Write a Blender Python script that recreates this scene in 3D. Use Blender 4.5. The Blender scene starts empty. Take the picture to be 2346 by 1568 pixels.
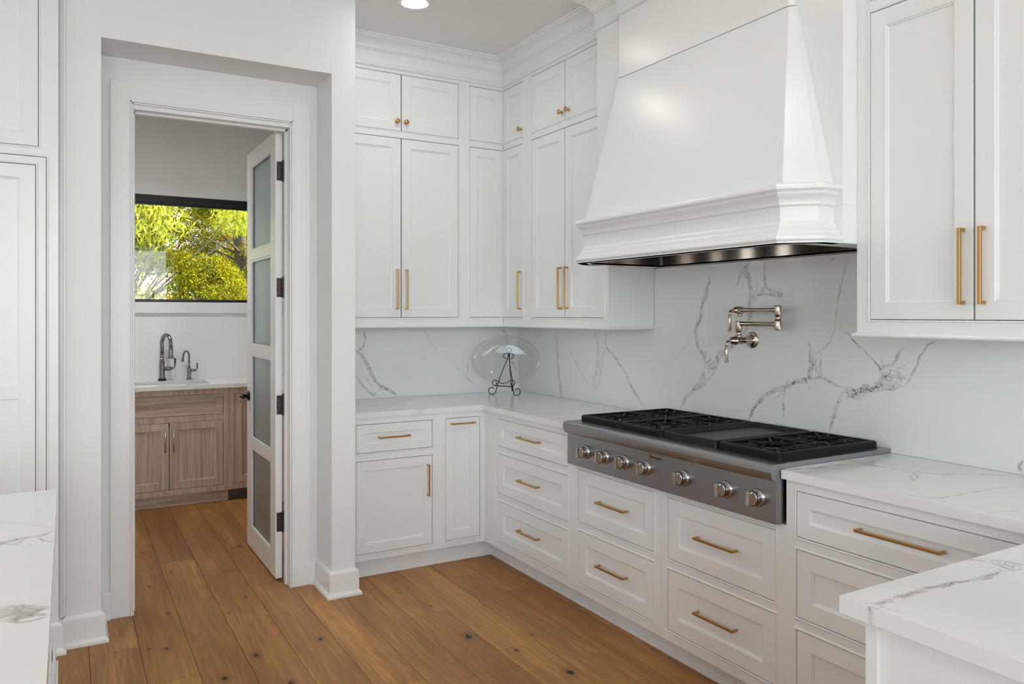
import bpy, bmesh, math, random
import numpy as np
from mathutils import Vector, Matrix

random.seed(7); rng = np.random.default_rng(7)
sc = bpy.context.scene
COL = sc.collection
PI = math.pi

# ------------------------------------------------------------------ camera, world, lights, exposure
YAW = math.radians(30.03)
cam_d = bpy.data.cameras.new('camera'); cam = bpy.data.objects.new('camera', cam_d); COL.objects.link(cam)
cam.location = (-2.7613, -4.6856, 1.45)
cam.rotation_euler = (PI/2, 0, -YAW)
cam_d.sensor_width = 36.0; cam_d.lens = 1764.0/2346.0*36.0
cam_d.shift_y = -63.0/2346.0
cam_d.clip_start = 0.05; cam_d.clip_end = 200
sc.camera = cam

sc.view_settings.view_transform = 'Standard'; sc.view_settings.look = 'None'
sc.view_settings.gamma = 1; sc.view_settings.use_curve_mapping = False
sc.view_settings.exposure = 0.16
sc.cycles.max_bounces = 9; sc.cycles.diffuse_bounces = 5; sc.cycles.glossy_bounces = 6
sc.cycles.use_adaptive_sampling = True; sc.cycles.adaptive_threshold = .08; sc.cycles.adaptive_min_samples = 20
sc.cycles.transmission_bounces = 8; sc.cycles.transparent_max_bounces = 12
sc.cycles.sample_clamp_indirect = 6.0

w = bpy.data.worlds.new('sky'); sc.world = w; w.use_nodes = True
wb = w.node_tree.nodes['Background']; wb.inputs[0].default_value = (0.80, 0.90, 1.0, 1); wb.inputs[1].default_value = 1.9

def light(name, kind, loc, rot, energy, color=(1, 1, 1), size=None, size_y=None, spot=None, blend=.5):
    d = bpy.data.lights.new(name, kind); d.energy = energy; d.color = color
    if kind == 'AREA':
        d.shape = 'RECTANGLE'; d.size = size; d.size_y = size_y
    if kind == 'SPOT':
        d.spot_size = spot; d.spot_blend = blend; d.shadow_soft_size = size
    if kind == 'SUN': d.angle = size
    o = bpy.data.objects.new(name, d); COL.objects.link(o); o.location = loc; o.rotation_euler = rot
    return o

sun = light('sun_light', 'SUN', (0, 0, 12), (0, 0, 0), 18.0, (1.0, .93, .80), size=.01)
sun.rotation_euler = Vector((-.74, -.01, -.67)).to_track_quat('-Z', 'Y').to_euler()
# daylight through the big windows behind and left of the camera
LEFT_WIN = [(-8.2, -6.8), (-6.2, -4.8), (-4.2, -2.8), (-2.2, -.8)]      # unseen; window nearest the cabinets added to brighten the lower ones; y ranges on the left wall (x = -7.4)
REAR_WIN = [(-5.4, -4.1), (-3.6, -2.3), (-1.8, -0.5)]      # x ranges on the rear wall (y = -9)
for a, b in LEFT_WIN:
    light('window_daylight', 'AREA', (-7.55, (a+b)/2, 1.80), (0, -PI/2+.55, 0), 14.5, (.86, .925, 1.0), size=2.3, size_y=b-a)
for a, b in REAR_WIN:
    light('window_daylight', 'AREA', ((a+b)/2, -9.15, 1.80), (PI/2-.55, 0, 0), 70, (.86, .925, 1.0), size=b-a, size_y=2.3)
PANTRY_LAMPS = [(-2.15, 1.0), (-3.1, 1.0)]
LAMPS = [(-1.18, -.93), (-1.18, -2.25), (-1.18, -3.6), (-3.4, -.6-1.6), (-3.4, -3.6), (-5.6, -2.2), (-5.6, -5.0), (-3.4, -6.2), (-1.18, -6.2)]

# ------------------------------------------------------------------ materials
def mat(name):
    m = bpy.data.materials.new(name); m.use_nodes = True
    nt = m.node_tree; b = nt.nodes['Principled BSDF']
    return m, nt, b
def setp(b, **k):
    for n, v in k.items():
        n = {'base': 'Base Color', 'rough': 'Roughness', 'metal': 'Metallic', 'trans': 'Transmission Weight', 'ior': 'IOR',
             'coat': 'Coat Weight', 'spec': 'Specular IOR Level', 'emit': 'Emission Color', 'estr': 'Emission Strength', 'aniso': 'Anisotropic'}[n]
        if n in ('Base Color', 'Emission Color'): v = (*v, 1)
        b.inputs[n].default_value = v
def N(nt, t, **k):
    n = nt.nodes.new(t)
    for a, v in k.items(): setattr(n, a, v)
    return n
def math_(nt, op, a, b=None, c=None, clamp=False):
    n = N(nt, 'ShaderNodeMath', operation=op); n.use_clamp = clamp
    for i, v in enumerate((a, b, c)):
        if v is None: continue
        if isinstance(v, (int, float)): n.inputs[i].default_value = v
        else: nt.links.new(v, n.inputs[i])
    return n.outputs[0]
def maprange(nt, v, a, b, c, d, smooth=True):
    n = N(nt, 'ShaderNodeMapRange'); n.interpolation_type = 'SMOOTHSTEP' if smooth else 'LINEAR'
    nt.links.new(v, n.inputs[0])
    for i, x in enumerate((a, b, c, d)): n.inputs[i+1].default_value = x
    return n.outputs[0]
def mixc(nt, f, a, b):
    n = N(nt, 'ShaderNodeMix', data_type='RGBA')
    if isinstance(f, (int, float)): n.inputs[0].default_value = f
    else: nt.links.new(f, n.inputs[0])
    for i, v in ((6, a), (7, b)):
        if isinstance(v, tuple): n.inputs[i].default_value = (*v, 1)
        else: nt.links.new(v, n.inputs[i])
    return n.outputs[2]
def noise(nt, vec, scale, detail=3, rough=.5, dist=0.0):
    n = N(nt, 'ShaderNodeTexNoise'); n.inputs['Scale'].default_value = scale; n.inputs['Detail'].default_value = detail
    n.inputs['Roughness'].default_value = rough; n.inputs['Distortion'].default_value = dist
    if vec is not None: nt.links.new(vec, n.inputs['Vector'])
    return n.outputs['Fac'], n.outputs['Color']
def bump(nt, b, h, strength, dist=.001):
    n = N(nt, 'ShaderNodeBump'); n.inputs['Strength'].default_value = strength; n.inputs['Distance'].default_value = dist
    nt.links.new(h, n.inputs['Height']); nt.links.new(n.outputs[0], b.inputs['Normal'])
def geo(nt): return N(nt, 'ShaderNodeNewGeometry').outputs['Position']
def vmap(nt, vec, scale=(1, 1, 1), loc=(0, 0, 0)):
    n = N(nt, 'ShaderNodeMapping'); nt.links.new(vec, n.inputs[0]); n.inputs['Scale'].default_value = scale; n.inputs['Location'].default_value = loc
    return n.outputs[0]

MT = {}
def simple(name, base, rough, metal=0, bscale=None, bstr=.1, **k):
    m, nt, b = mat(name); setp(b, base=base, rough=rough, metal=metal, **k)
    p = geo(nt)
    f, _ = noise(nt, p, bscale or 1.3, 3)
    if bscale: bump(nt, b, f, bstr, .0006)
    else: nt.links.new(mixc(nt, f, tuple(x*.985 for x in base), tuple(min(1, x*1.01) for x in base)), b.inputs['Base Color'])
    MT[name] = m; return m
simple('cabinet_paint', (.845, .852, .858), .27)
simple('wall_paint', (.825, .832, .838), .48)
simple('ceiling_paint', (.86, .85, .84), .8)
simple('trim_paint', (.85, .856, .86), .30)
simple('brass', (.55, .33, .13), .30, 1, bscale=300, bstr=.05)
simple('nickel', (.56, .48, .40), .22, 1, bscale=300, bstr=.04)
simple('pewter', (.26, .25, .235), .20, 1, bscale=300, bstr=.04)
simple('bronze_hinge', (.075, .06, .055), .42, .8, bscale=200, bstr=.1)
simple('black_iron', (.010, .009, .009), .5, .2, bscale=250, bstr=.3, spec=.3)
simple('cast_iron', (.006, .006, .006), .5, 0, spec=.22)
simple('griddle_iron', (.012, .0125, .014), .38, 0, spec=.35)
simple('black_enamel', (.006, .006, .006), .3, spec=.3)
simple('window_black', (.010, .010, .011), .35)
simple('dark_gap', (.02, .018, .016), .8)
simple('bark_pale', (.26, .22, .17), .9, bscale=30, bstr=.6)
simple('bark_dark', (.13, .10, .08), .9, bscale=30, bstr=.6)
simple('lawn', (.10, .13, .04), .95, bscale=8, bstr=.5)
simple('plaster_exterior', (.7, .69, .66), .9, bscale=60, bstr=.3)
simple('charcoal_panel', (.10, .09, .09), .5)

def brushed(name, base, rough, axis):
    m, nt, b = mat(name); setp(b, base=base, rough=rough, metal=1)
    s = [700, 700, 700]; s[axis] = 8
    v = vmap(nt, geo(nt), tuple(s)); f, _ = noise(nt, v, 1.0, 3)
    nt.links.new(maprange(nt, f, .2, .8, rough-.03, rough+.03), b.inputs['Roughness'])
    nt.links.new(mixc(nt, f, tuple(x*.97 for x in base), tuple(min(1, x*1.03) for x in base)), b.inputs['Base Color'])
    MT[name] = m
brushed('brushed_steel', (.35, .358, .372), .34, 1)
brushed('liner_steel', (.46, .435, .41), .12, 2)
brushed('knob_steel', (.58, .57, .56), .16, 2)
brushed('sink_steel', (.62, .61, .60), .30, 0)

def oak(name, dark, light_, vertical=True):
    m, nt, b = mat(name); setp(b, rough=.45)
    p = geo(nt)
    a = N(nt, 'ShaderNodeAttribute'); a.attribute_type = 'OBJECT'; a.attribute_name = 'seed'
    off = N(nt, 'ShaderNodeVectorMath', operation='ADD'); nt.links.new(p, off.inputs[0]); nt.links.new(a.outputs['Vector'], off.inputs[1])
    v = vmap(nt, off.outputs[0], (38, 38, 1.3) if vertical else (1.3, 38, 38))
    f, _ = noise(nt, v, 1.2, 5, .6, .6)
    v2 = vmap(nt, off.outputs[0], (230, 230, 6) if vertical else (6, 230, 230)); g, _ = noise(nt, v2, 1.0, 2)
    t = math_(nt, 'ADD', math_(nt, 'MULTIPLY', f, .75), math_(nt, 'MULTIPLY', g, .3))
    nt.links.new(mixc(nt, maprange(nt, t, .35, .72, 0, 1), dark, light_), b.inputs['Base Color'])
    bump(nt, b, g, .12, .0006); MT[name] = m
oak('oak_vertical', (.40, .285, .215), (.66, .51, .41))
oak('oak_horizontal', (.38, .27, .205), (.64, .49, .40), False)

def floor_mat():
    m, nt, b = mat('oak_floor'); p = geo(nt); setp(b, spec=.3)
    a = N(nt, 'ShaderNodeAttribute'); a.attribute_type = 'OBJECT'; a.attribute_name = 'seed'
    tone = N(nt, 'ShaderNodeAttribute'); tone.attribute_type = 'OBJECT'; tone.attribute_name = 'tone'
    off = N(nt, 'ShaderNodeVectorMath', operation='ADD'); nt.links.new(p, off.inputs[0]); nt.links.new(a.outputs['Vector'], off.inputs[1])
    base = off.outputs[0]
    # cathedral figure: contour lines of a stretched noise
    c, _ = noise(nt, vmap(nt, base, (6.5, .42, 1)), 1.0, 2, .42, .1)
    rings = math_(nt, 'SINE', math_(nt, 'MULTIPLY', c, 150.0))
    rings = maprange(nt, rings, -1, 1, 0, 1)
    streak, _ = noise(nt, vmap(nt, base, (42, 1.5, 1)), 1.0, 5, .65, .5)
    fine, _ = noise(nt, vmap(nt, base, (420, 9, 1)), 1.0, 2, .5)
    broad, _ = noise(nt, vmap(nt, base, (7, 1.1, 1)), 1.0, 3, .5, .4)
    t = math_(nt, 'ADD', math_(nt, 'MULTIPLY', rings, .085), math_(nt, 'MULTIPLY', streak, .72))
    t = math_(nt, 'ADD', t, math_(nt, 'MULTIPLY', fine, .27))
    t = math_(nt, 'ADD', t, math_(nt, 'MULTIPLY', broad, .55))
    t = math_(nt, 'ADD', t, math_(nt, 'SUBTRACT', tone.outputs['Fac'], .62))
    r = N(nt, 'ShaderNodeValToRGB'); nt.links.new(t, r.inputs[0])
    e = r.color_ramp.elements; e[0].position = .18; e[0].color = (.085, .040, .021, 1)
    e[1].position = 1.05; e[1].color = (.56, .29, .095, 1)
    x = r.color_ramp.elements.new(.52); x.color = (.245, .108, .037, 1)
    x = r.color_ramp.elements.new(.74); x.color = (.365, .172, .052, 1)
    col = r.outputs[0]
    # knots where the boards have them (position, radius)
    knots = [(-2.065, -1.304, .016), (-2.216, -1.458, .017), (-1.781, -1.28, .014), (-2.387, -1.046, .013), (-2.366, .484, .012),
             (-2.082, -.761, .007), (-1.968, -.577, .006), (-2.054, -.465, .006), (-2.454, -1.011, .007), (-1.827, .339, .015),
             (-2.253, .02, .007), (-2.0, -1.628, .012), (-1.198, -1.585, .020), (-1.082, -1.816, .008), (-1.195, -1.168, .007),
             (-1.219, -.727, .006), (-.996, -2.105, .019), (-.939, -1.711, .008), (-2.38, -.17, .008), (-3.1, -1.3, .015), (-2.34, -.62, .009)]
    w1, wc = noise(nt, p, 75, 3)
    wv = N(nt, 'ShaderNodeVectorMath', operation='SCALE'); nt.links.new(wc, wv.inputs[0]); wv.inputs['Scale'].default_value = .030
    pw = N(nt, 'ShaderNodeVectorMath', operation='ADD'); nt.links.new(p, pw.inputs[0]); nt.links.new(wv.outputs[0], pw.inputs[1])
    core = halo = None
    for kx, ky, kr in knots:
        s = N(nt, 'ShaderNodeVectorMath', operation='SUBTRACT'); nt.links.new(pw.outputs[0], s.inputs[0]); s.inputs[1].default_value = (kx+.015, ky+.015, .015)
        q = vmap(nt, s.outputs[0], (1/kr, .62/kr, 0))
        l = N(nt, 'ShaderNodeVectorMath', operation='LENGTH'); nt.links.new(q, l.inputs[0])
        d = l.outputs['Value']
        core = d if core is None else math_(nt, 'MINIMUM', core, d)
    cm = maprange(nt, core, .45, .8, 1, 0); hm = maprange(nt, core, .6, 2.6, .42, 0)
    col = mixc(nt, hm, col, (.10, .045, .020)); col = mixc(nt, cm, col, (.012, .010, .010))
    nt.links.new(col, b.inputs['Base Color'])
    nt.links.new(maprange(nt, streak, .2, .8, .36, .50), b.inputs['Roughness'])
    bump(nt, b, math_(nt, 'ADD', fine, math_(nt, 'MULTIPLY', rings, .3)), .10, .0006)
    MT['oak_floor'] = m
floor_mat()

def quartz(name, warm=False):
    m, nt, b = mat(name); setp(b, rough=.14); p = geo(nt)
    vs = N(nt, 'ShaderNodeAttribute'); vs.attribute_name = 'vein_offset'
    vw = N(nt, 'ShaderNodeAttribute'); vw.attribute_name = 'vein_width'
    vd = N(nt, 'ShaderNodeAttribute'); vd.attribute_name = 'vein_distance'
    vk = N(nt, 'ShaderNodeAttribute'); vk.attribute_name = 'vein_strength'
    n1, _ = noise(nt, p, 14, 4, .6); n2, _ = noise(nt, p, 55, 3, .6)
    wob = math_(nt, 'ADD', math_(nt, 'MULTIPLY', math_(nt, 'SUBTRACT', n1, .5), .030), math_(nt, 'MULTIPLY', math_(nt, 'SUBTRACT', n2, .5), .012))
    s = math_(nt, 'ADD', vs.outputs['Fac'], wob)
    d = math_(nt, 'ABSOLUTE', s)
    wdt = vw.outputs['Fac']
    n3, _ = noise(nt, p, 30, 3)
    core = math_(nt, 'MULTIPLY', maprange(nt, d, .0006, .0022, 1, 0), maprange(nt, n3, .38, .62, .25, .9))
    # both rims of a wide vein, and crackle within
    rim = maprange(nt, math_(nt, 'ABSOLUTE', math_(nt, 'SUBTRACT', d, wdt)), .0004, .0022, 1, 0)
    rim = math_(nt, 'MULTIPLY', rim, maprange(nt, n1, .40, .60, .1, .75))
    inside = maprange(nt, math_(nt, 'DIVIDE', d, wdt), .8, 1.15, 1, 0)
    _, wc = noise(nt, p, 38, 2)
    sv = N(nt, 'ShaderNodeVectorMath', operation='SCALE'); nt.links.new(wc, sv.inputs[0]); sv.inputs['Scale'].default_value = .02
    av = N(nt, 'ShaderNodeVectorMath', operation='ADD'); nt.links.new(p, av.inputs[0]); nt.links.new(sv.outputs[0], av.inputs[1])
    vo = N(nt, 'ShaderNodeTexVoronoi', feature='DISTANCE_TO_EDGE'); vo.inputs['Scale'].default_value = 62; nt.links.new(av.outputs[0], vo.inputs['Vector'])
    crack = math_(nt, 'MULTIPLY', maprange(nt, vo.outputs['Distance'], .01, .11, 1, 0), maprange(nt, n3, .42, .60, 0, .8))
    if warm: crack = math_(nt, 'ADD', math_(nt, 'MULTIPLY', crack, .30), maprange(nt, n1, .38, .66, 0, .42))
    body = math_(nt, 'MULTIPLY', inside, math_(nt, 'ADD', .08 if warm else .16, crack))
    guard = maprange(nt, vd.outputs['Fac'], .036, .047, 1, 0)
    mk = math_(nt, 'MAXIMUM', math_(nt, 'MAXIMUM', core, math_(nt, 'MULTIPLY', rim, .8)), body)
    mk = math_(nt, 'MULTIPLY', math_(nt, 'MULTIPLY', mk, guard), vk.outputs['Fac'], clamp=True)
    # faint stray hairlines everywhere
    f1, _ = noise(nt, p, 2.2, 5, .62, .5)
    hair = math_(nt, 'MULTIPLY', maprange(nt, math_(nt, 'ABSOLUTE', math_(nt, 'SUBTRACT', f1, .56)), .0, .0035, 1, 0), .10)
    cl, _ = noise(nt, p, 1.6, 3)
    base = mixc(nt, cl, (.80, .80, .805), (.84, .84, .84))
    col = mixc(nt, hair, base, (.45, .43, .41))
    mk = math_(nt, 'MULTIPLY', mk, 1.45 if warm else 1.2, clamp=True)
    col = mixc(nt, mk, col, (.25, .20, .155) if warm else (.17, .165, .165))
    nt.links.new(col, b.inputs['Base Color']); MT[name] = m
quartz('quartz_splash'); quartz('quartz_top', True)

def emitter(name, col, s):
    m, nt, b = mat(name); setp(b, base=(1, 1, 1), emit=col, estr=s); MT[name] = m
emitter('lamp_lens', (1, .97, .90), 55); emitter('hood_lens', (1, .95, .88), 1.6)

def glass(name, tint, rough):
    m, nt, b = mat(name); setp(b, base=tint, rough=rough, trans=1, ior=1.45); MT[name] = m
glass('frosted_glass', (.74, .84, .86), .45)
def pane_mat(name, tint, amin=.02):
    m, nt, b = mat(name); nt.nodes.remove(b)
    t = N(nt, 'ShaderNodeBsdfTransparent'); t.inputs[0].default_value = (*tint, 1)
    g = N(nt, 'ShaderNodeBsdfGlossy'); g.inputs['Roughness'].default_value = .02
    lw = N(nt, 'ShaderNodeLayerWeight'); fo = math_(nt, 'ADD', math_(nt, 'MULTIPLY', math_(nt, 'POWER', lw.outputs['Facing'], 3.0), .8), amin)
    mx = N(nt, 'ShaderNodeMixShader'); nt.links.new(fo, mx.inputs[0]); nt.links.new(t.outputs[0], mx.inputs[1]); nt.links.new(g.outputs[0], mx.inputs[2])
    nt.links.new(mx.outputs[0], nt.nodes['Material Output'].inputs[0]); MT[name] = m
pane_mat('window_glass', (.97, .985, .975)); pane_mat('clear_glass', (.945, .955, .948), .055)
def leaf_mat(name, a, b_, c):
    m, nt, b = mat(name); nt.nodes.remove(b)
    at = N(nt, 'ShaderNodeAttribute'); at.attribute_name = 'leaf_tone'
    r = N(nt, 'ShaderNodeValToRGB'); nt.links.new(at.outputs['Fac'], r.inputs[0])
    e = r.color_ramp.elements; e[0].color = (*a, 1); e[1].color = (*c, 1); e[1].position = 1; x = e.new(.55); x.color = (*b_, 1)
    d = N(nt, 'ShaderNodeBsdfDiffuse'); t = N(nt, 'ShaderNodeBsdfTranslucent'); mx = N(nt, 'ShaderNodeMixShader'); mx.inputs[0].default_value = .4
    nt.links.new(r.outputs[0], d.inputs[0]); nt.links.new(r.outputs[0], t.inputs[0])
    nt.links.new(d.outputs[0], mx.inputs[1]); nt.links.new(t.outputs[0], mx.inputs[2]); nt.links.new(mx.outputs[0], nt.nodes['Material Output'].inputs[0])
    MT[name] = m
leaf_mat('leaves_pale', (.24, .30, .03), (.66, .64, .08), (.92, .86, .34))
leaf_mat('leaves_cedar', (.05, .07, .010), (.28, .28, .014), (.75, .60, .02))
leaf_mat('leaves_autumn', (.16, .22, .03), (.48, .47, .06), (.66, .36, .07))

# ------------------------------------------------------------------ mesh helpers
ROOT = {}
class M:
    def __init__(s): s.v = []; s.f = []
    def add(s, vs, fs):
        o = len(s.v); s.v += [tuple(map(float, p)) for p in vs]; s.f += [tuple(i+o for i in f) for f in fs]
        return s
    def fbox(s, F, u0, w0, z0, u1, w1, z1):
        c = [F(u, w_, z) for z in (z0, z1) for w_ in (w0, w1) for u in (u0, u1)]
        return s.add(c, [(0, 1, 3, 2), (4, 6, 7, 5), (0, 4, 5, 1), (2, 3, 7, 6), (0, 2, 6, 4), (1, 5, 7, 3)])
    def box(s, x0, y0, z0, x1, y1, z1): return s.fbox(lambda a, b, c: (a, b, c), x0, y0, z0, x1, y1, z1)
    def prism(s, poly, z0, z1, poly2=None):
        n = len(poly); p2 = poly2 or poly
        return s.add([(x, y, z0) for x, y in poly]+[(x, y, z1) for x, y in p2],
                     [tuple(range(n)), tuple(range(n, 2*n))]+[(i, (i+1) % n, n+(i+1) % n, n+i) for i in range(n)])
    def ring(s, o, i, w):            # helper: quads between two equal-length loops of 3-D points
        n = len(o); return s.add(list(o)+list(i), [(k, (k+1) % n, n+(k+1) % n, n+k) for k in range(n)])
    def tube(s, pts, r, n=10, caps=True):
        pts = [Vector(p) for p in pts]; rs = r if isinstance(r, (list, tuple)) else [r]*len(pts)
        T = [(pts[min(i+1, len(pts)-1)]-pts[max(i-1, 0)]).normalized() for i in range(len(pts))]
        up = Vector((0, 0, 1)) if abs(T[0].z) < .9 else Vector((1, 0, 0))
        nrm = (up-T[0]*up.dot(T[0])).normalized(); V = []
        for i, p in enumerate(pts):
            nrm = (nrm-T[i]*nrm.dot(T[i])).normalized(); b = T[i].cross(nrm)
            V += [p+(nrm*math.cos(2*PI*k/n)+b*math.sin(2*PI*k/n))*rs[i] for k in range(n)]
        Fs = [(i*n+k, i*n+(k+1) % n, (i+1)*n+(k+1) % n, (i+1)*n+k) for i in range(len(pts)-1) for k in range(n)]
        if caps: Fs += [tuple(range(n)), tuple(range((len(pts)-1)*n, len(pts)*n))]
        return s.add(V, Fs)
    def lathe(s, org, axis, prof, n=24):          # prof: (radius, height along axis)
        org = Vector(org); a = Vector(axis).normalized(); u = Vector((0, 0, 1)) if abs(a.z) < .9 else Vector((1, 0, 0))
        u = (u-a*u.dot(a)).normalized(); v = a.cross(u); V = []
        for r, h in prof: V += [org+a*h+(u*math.cos(2*PI*k/n)+v*math.sin(2*PI*k/n))*max(r, 1e-5) for k in range(n)]
        m = len(prof)
        return s.add(V, [(i*n+k, i*n+(k+1) % n, (i+1)*n+(k+1) % n, (i+1)*n+k) for i in range(m-1) for k in range(n)]+[tuple(range(n)), tuple(range((m-1)*n, m*n))])
    def sweep(s, path, prof, closed=False):       # path in plan; profile (offset to the right of travel, z)
        P = [Vector(p) for p in path]; n = len(P); offs = []
        for i in range(n):
            ds = []
            if closed or i > 0: ds.append((P[i]-P[i-1]).normalized())
            if closed or i < n-1: ds.append((P[(i+1) % n]-P[i]).normalized())
            ns = [Vector((d.y, -d.x)) for d in ds]
            if len(ns) == 1: offs.append(ns[0])
            else:
                b = (ns[0]+ns[1]).normalized(); offs.append(b/max(.2, b.dot(ns[0])))
        k = len(prof); V = [(P[i].x+offs[i].x*o, P[i].y+offs[i].y*o, z) for i in range(n) for o, z in prof]
        Fs = [(i*k+j, i*k+(j+1) % k, ((i+1) % n)*k+(j+1) % k, ((i+1) % n)*k+j) for i in range(n if closed else n-1) for j in range(k)]
        if not closed: Fs += [tuple(range(k)), tuple(range((n-1)*k, n*k))]
        return s.add(V, Fs)
    def build(s, name, material, parent=None, bevel=0, smooth=False, loc=None, recalc=True, kind=None, segs=2):
        base = ROOT.get(parent.name, Vector((0, 0, 0))) if parent else Vector(loc or (0, 0, 0))
        me = bpy.data.meshes.new(name)
        me.from_pydata([(x-base.x, y-base.y, z-base.z) for x, y, z in s.v], [], s.f)
        if recalc:
            bm = bmesh.new(); bm.from_mesh(me)
            bmesh.ops.recalc_face_normals(bm, faces=bm.faces[:]); bm.to_mesh(me); bm.free()
        me.materials.append(MT[material])
        o = bpy.data.objects.new(name, me); COL.objects.link(o)
        if smooth:
            me.shade_smooth()
            for p in me.polygons: p.use_smooth = len(p.vertices) == 4 or smooth == 2
        if bevel:
            b = o.modifiers.new('bevel', 'BEVEL'); b.width = bevel; b.segments = segs; b.limit_method = 'ANGLE'; b.angle_limit = .6
        if parent: o.parent = parent; ROOT[o.name] = base
        else: o.location = base; ROOT[o.name] = base
        if kind: o['kind'] = kind
        return o
def FR(u, w_, z): return (-w_, -u, z)            # faces looking to -x (range wall); u grows away from the corner
def FL(u, w_, z): return (u, -w_, z)             # faces looking to -y (corner wall)
def thing(name, loc, label, cat, group=None):
    o = bpy.data.objects.new(name, None); COL.objects.link(o); o.location = loc; o.empty_display_size = .05
    o['label'] = label; o['category'] = cat
    if group: o['group'] = group
    ROOT[o.name] = Vector(loc); return o
def tag(o, label, cat, group=None):
    o['label'] = label; o['category'] = cat
    if group: o['group'] = group
    return o
def struct(m, name, material, parent=None, **k):
    o = m.build(name, material, parent, **k)
    if not parent: o['kind'] = 'structure'
    return o

def shaker(F, parent, name, u0, u1, z0, z1, w_, st=.062, material='cabinet_paint', pmat=None, fy=None):
    """inset shaker front: mitred frame with a bead (one mesh) and a recessed panel as its child"""
    g = .0024; u0 += g; u1 -= g; z0 += g; z1 -= g
    def L(d, dw): return [F(u0+d, w_+dw, z0+d), F(u1-d, w_+dw, z0+d), F(u1-d, w_+dw, z1-d), F(u0+d, w_+dw, z1-d)]
    m = M()
    m.ring(L(0, -.020), L(0, -.0012), 0); m.ring(L(0, -.0012), L(.0012, 0), 0); m.ring(L(.0012, 0), L(st-.008, 0), 0)
    m.ring(L(st-.008, 0), L(st-.0065, -.0035), 0); m.ring(L(st-.0065, -.0035), L(st-.001, -.005), 0); m.ring(L(st-.001, -.005), L(st, -.0095), 0)
    m.ring(L(st, -.0095), L(st, -.020), 0); m.ring(L(st, -.020), L(0, -.020), 0)
    d = m.build(name, material, parent, recalc=True)
    d['seed'] = (random.random()*9, random.random()*9, random.random()*9)
    p = M(); p.fbox(F, u0+st-.001, w_-.0195, z0+st-.001, u1-st+.001, w_-.0093, z1-st+.001)
    pp = p.build('panel', pmat or material, d); pp['seed'] = (random.random()*9, random.random()*9, random.random()*9)
    return d
def face_frame(F, parent, u0, u1, z0, z1, holes, w_, depth=.022, material='cabinet_paint', bead=True, name='face_frame'):
    us = sorted({u0, u1, *[h[0] for h in holes], *[h[1] for h in holes]}); zs = sorted({z0, z1, *[h[2] for h in holes], *[h[3] for h in holes]})
    m = M()
    for i in range(len(us)-1):
        for j in range(len(zs)-1):
            a, b, c, d = us[i], us[i+1], zs[j], zs[j+1]; cu, cz = (a+b)/2, (c+d)/2
            if any(h[0] < cu < h[1] and h[2] < cz < h[3] for h in holes): continue
            m.add([F(a, w_, c), F(b, w_, c), F(b, w_, d), F(a, w_, d)], [(0, 1, 2, 3)])
    def R(a, b, c, d, ww): return [F(a, ww, c), F(b, ww, c), F(b, ww, d), F(a, ww, d)]
    m.ring(R(u0, u1, z0, z1, w_), R(u0, u1, z0, z1, w_-depth), 0)
    for a, b, c, d in holes:
        m.ring(R(a, b, c, d, w_), R(a, b, c, d, w_-depth), 0)
        if bead:
            e = .0085
            m.ring(R(a, b, c, d, w_), R(a, b, c, d, w_+.0015), 0); m.ring(R(a, b, c, d, w_+.0015), R(a-.003, b+.003, c-.003, d+.003, w_+.0032), 0)
            m.ring(R(a-.003, b+.003, c-.003, d+.003, w_+.0032), R(a-e+.002, b+e-.002, c-e+.002, d+e-.002, w_+.0022), 0)
            m.ring(R(a-e+.002, b+e-.002, c-e+.002, d+e-.002, w_+.0022), R(a-e, b+e, c-e, d+e, w_), 0)
    o = m.build(name, material, parent, recalc=False)
    bm = bmesh.new(); bm.from_mesh(o.data); bmesh.ops.remove_doubles(bm, verts=bm.verts[:], dist=1e-5)
    bmesh.ops.recalc_face_normals(bm, faces=bm.faces[:]); bm.to_mesh(o.data); bm.free()
    o['seed'] = (1.0, 2.0, 3.0)
    return o
def pull(F, parent, u0, z0, u1, z1, w_, material='brass', t=.0095, out=.032):
    m = M(); h = t/2
    if abs(u1-u0) > abs(z1-z0):
        m.fbox(F, u0, w_+out-t, z0-h, u1, w_+out, z0+h)
        for a, b in ((u0, u0+t), (u1-t, u1)): m.fbox(F, a, w_, z0-h, b, w_+out-t*.5, z0+h)
    else:
        m.fbox(F, u0-h, w_+out-t, z0, u0+h, w_+out, z1)
        for a, b in ((z0, z0+t), (z1-t, z1)): m.fbox(F, u0-h, w_, a, u0+h, w_+out-t*.5, b)
    return m.build('handle', material, parent, bevel=.0016)
def knob(F, parent, u, z, w_):
    m = M(); o = F(u, w_, z); a = Vector(F(u, w_+1, z))-Vector(o)
    m.lathe(o, a, [(.009, 0), (.009, .002), (.0055, .004), (.005, .014), (.010, .018), (.0145, .022), (.015, .025), (.013, .029), (.006, .031)], 20)
    return m.build('knob', 'brass', parent, smooth=True)

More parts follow.
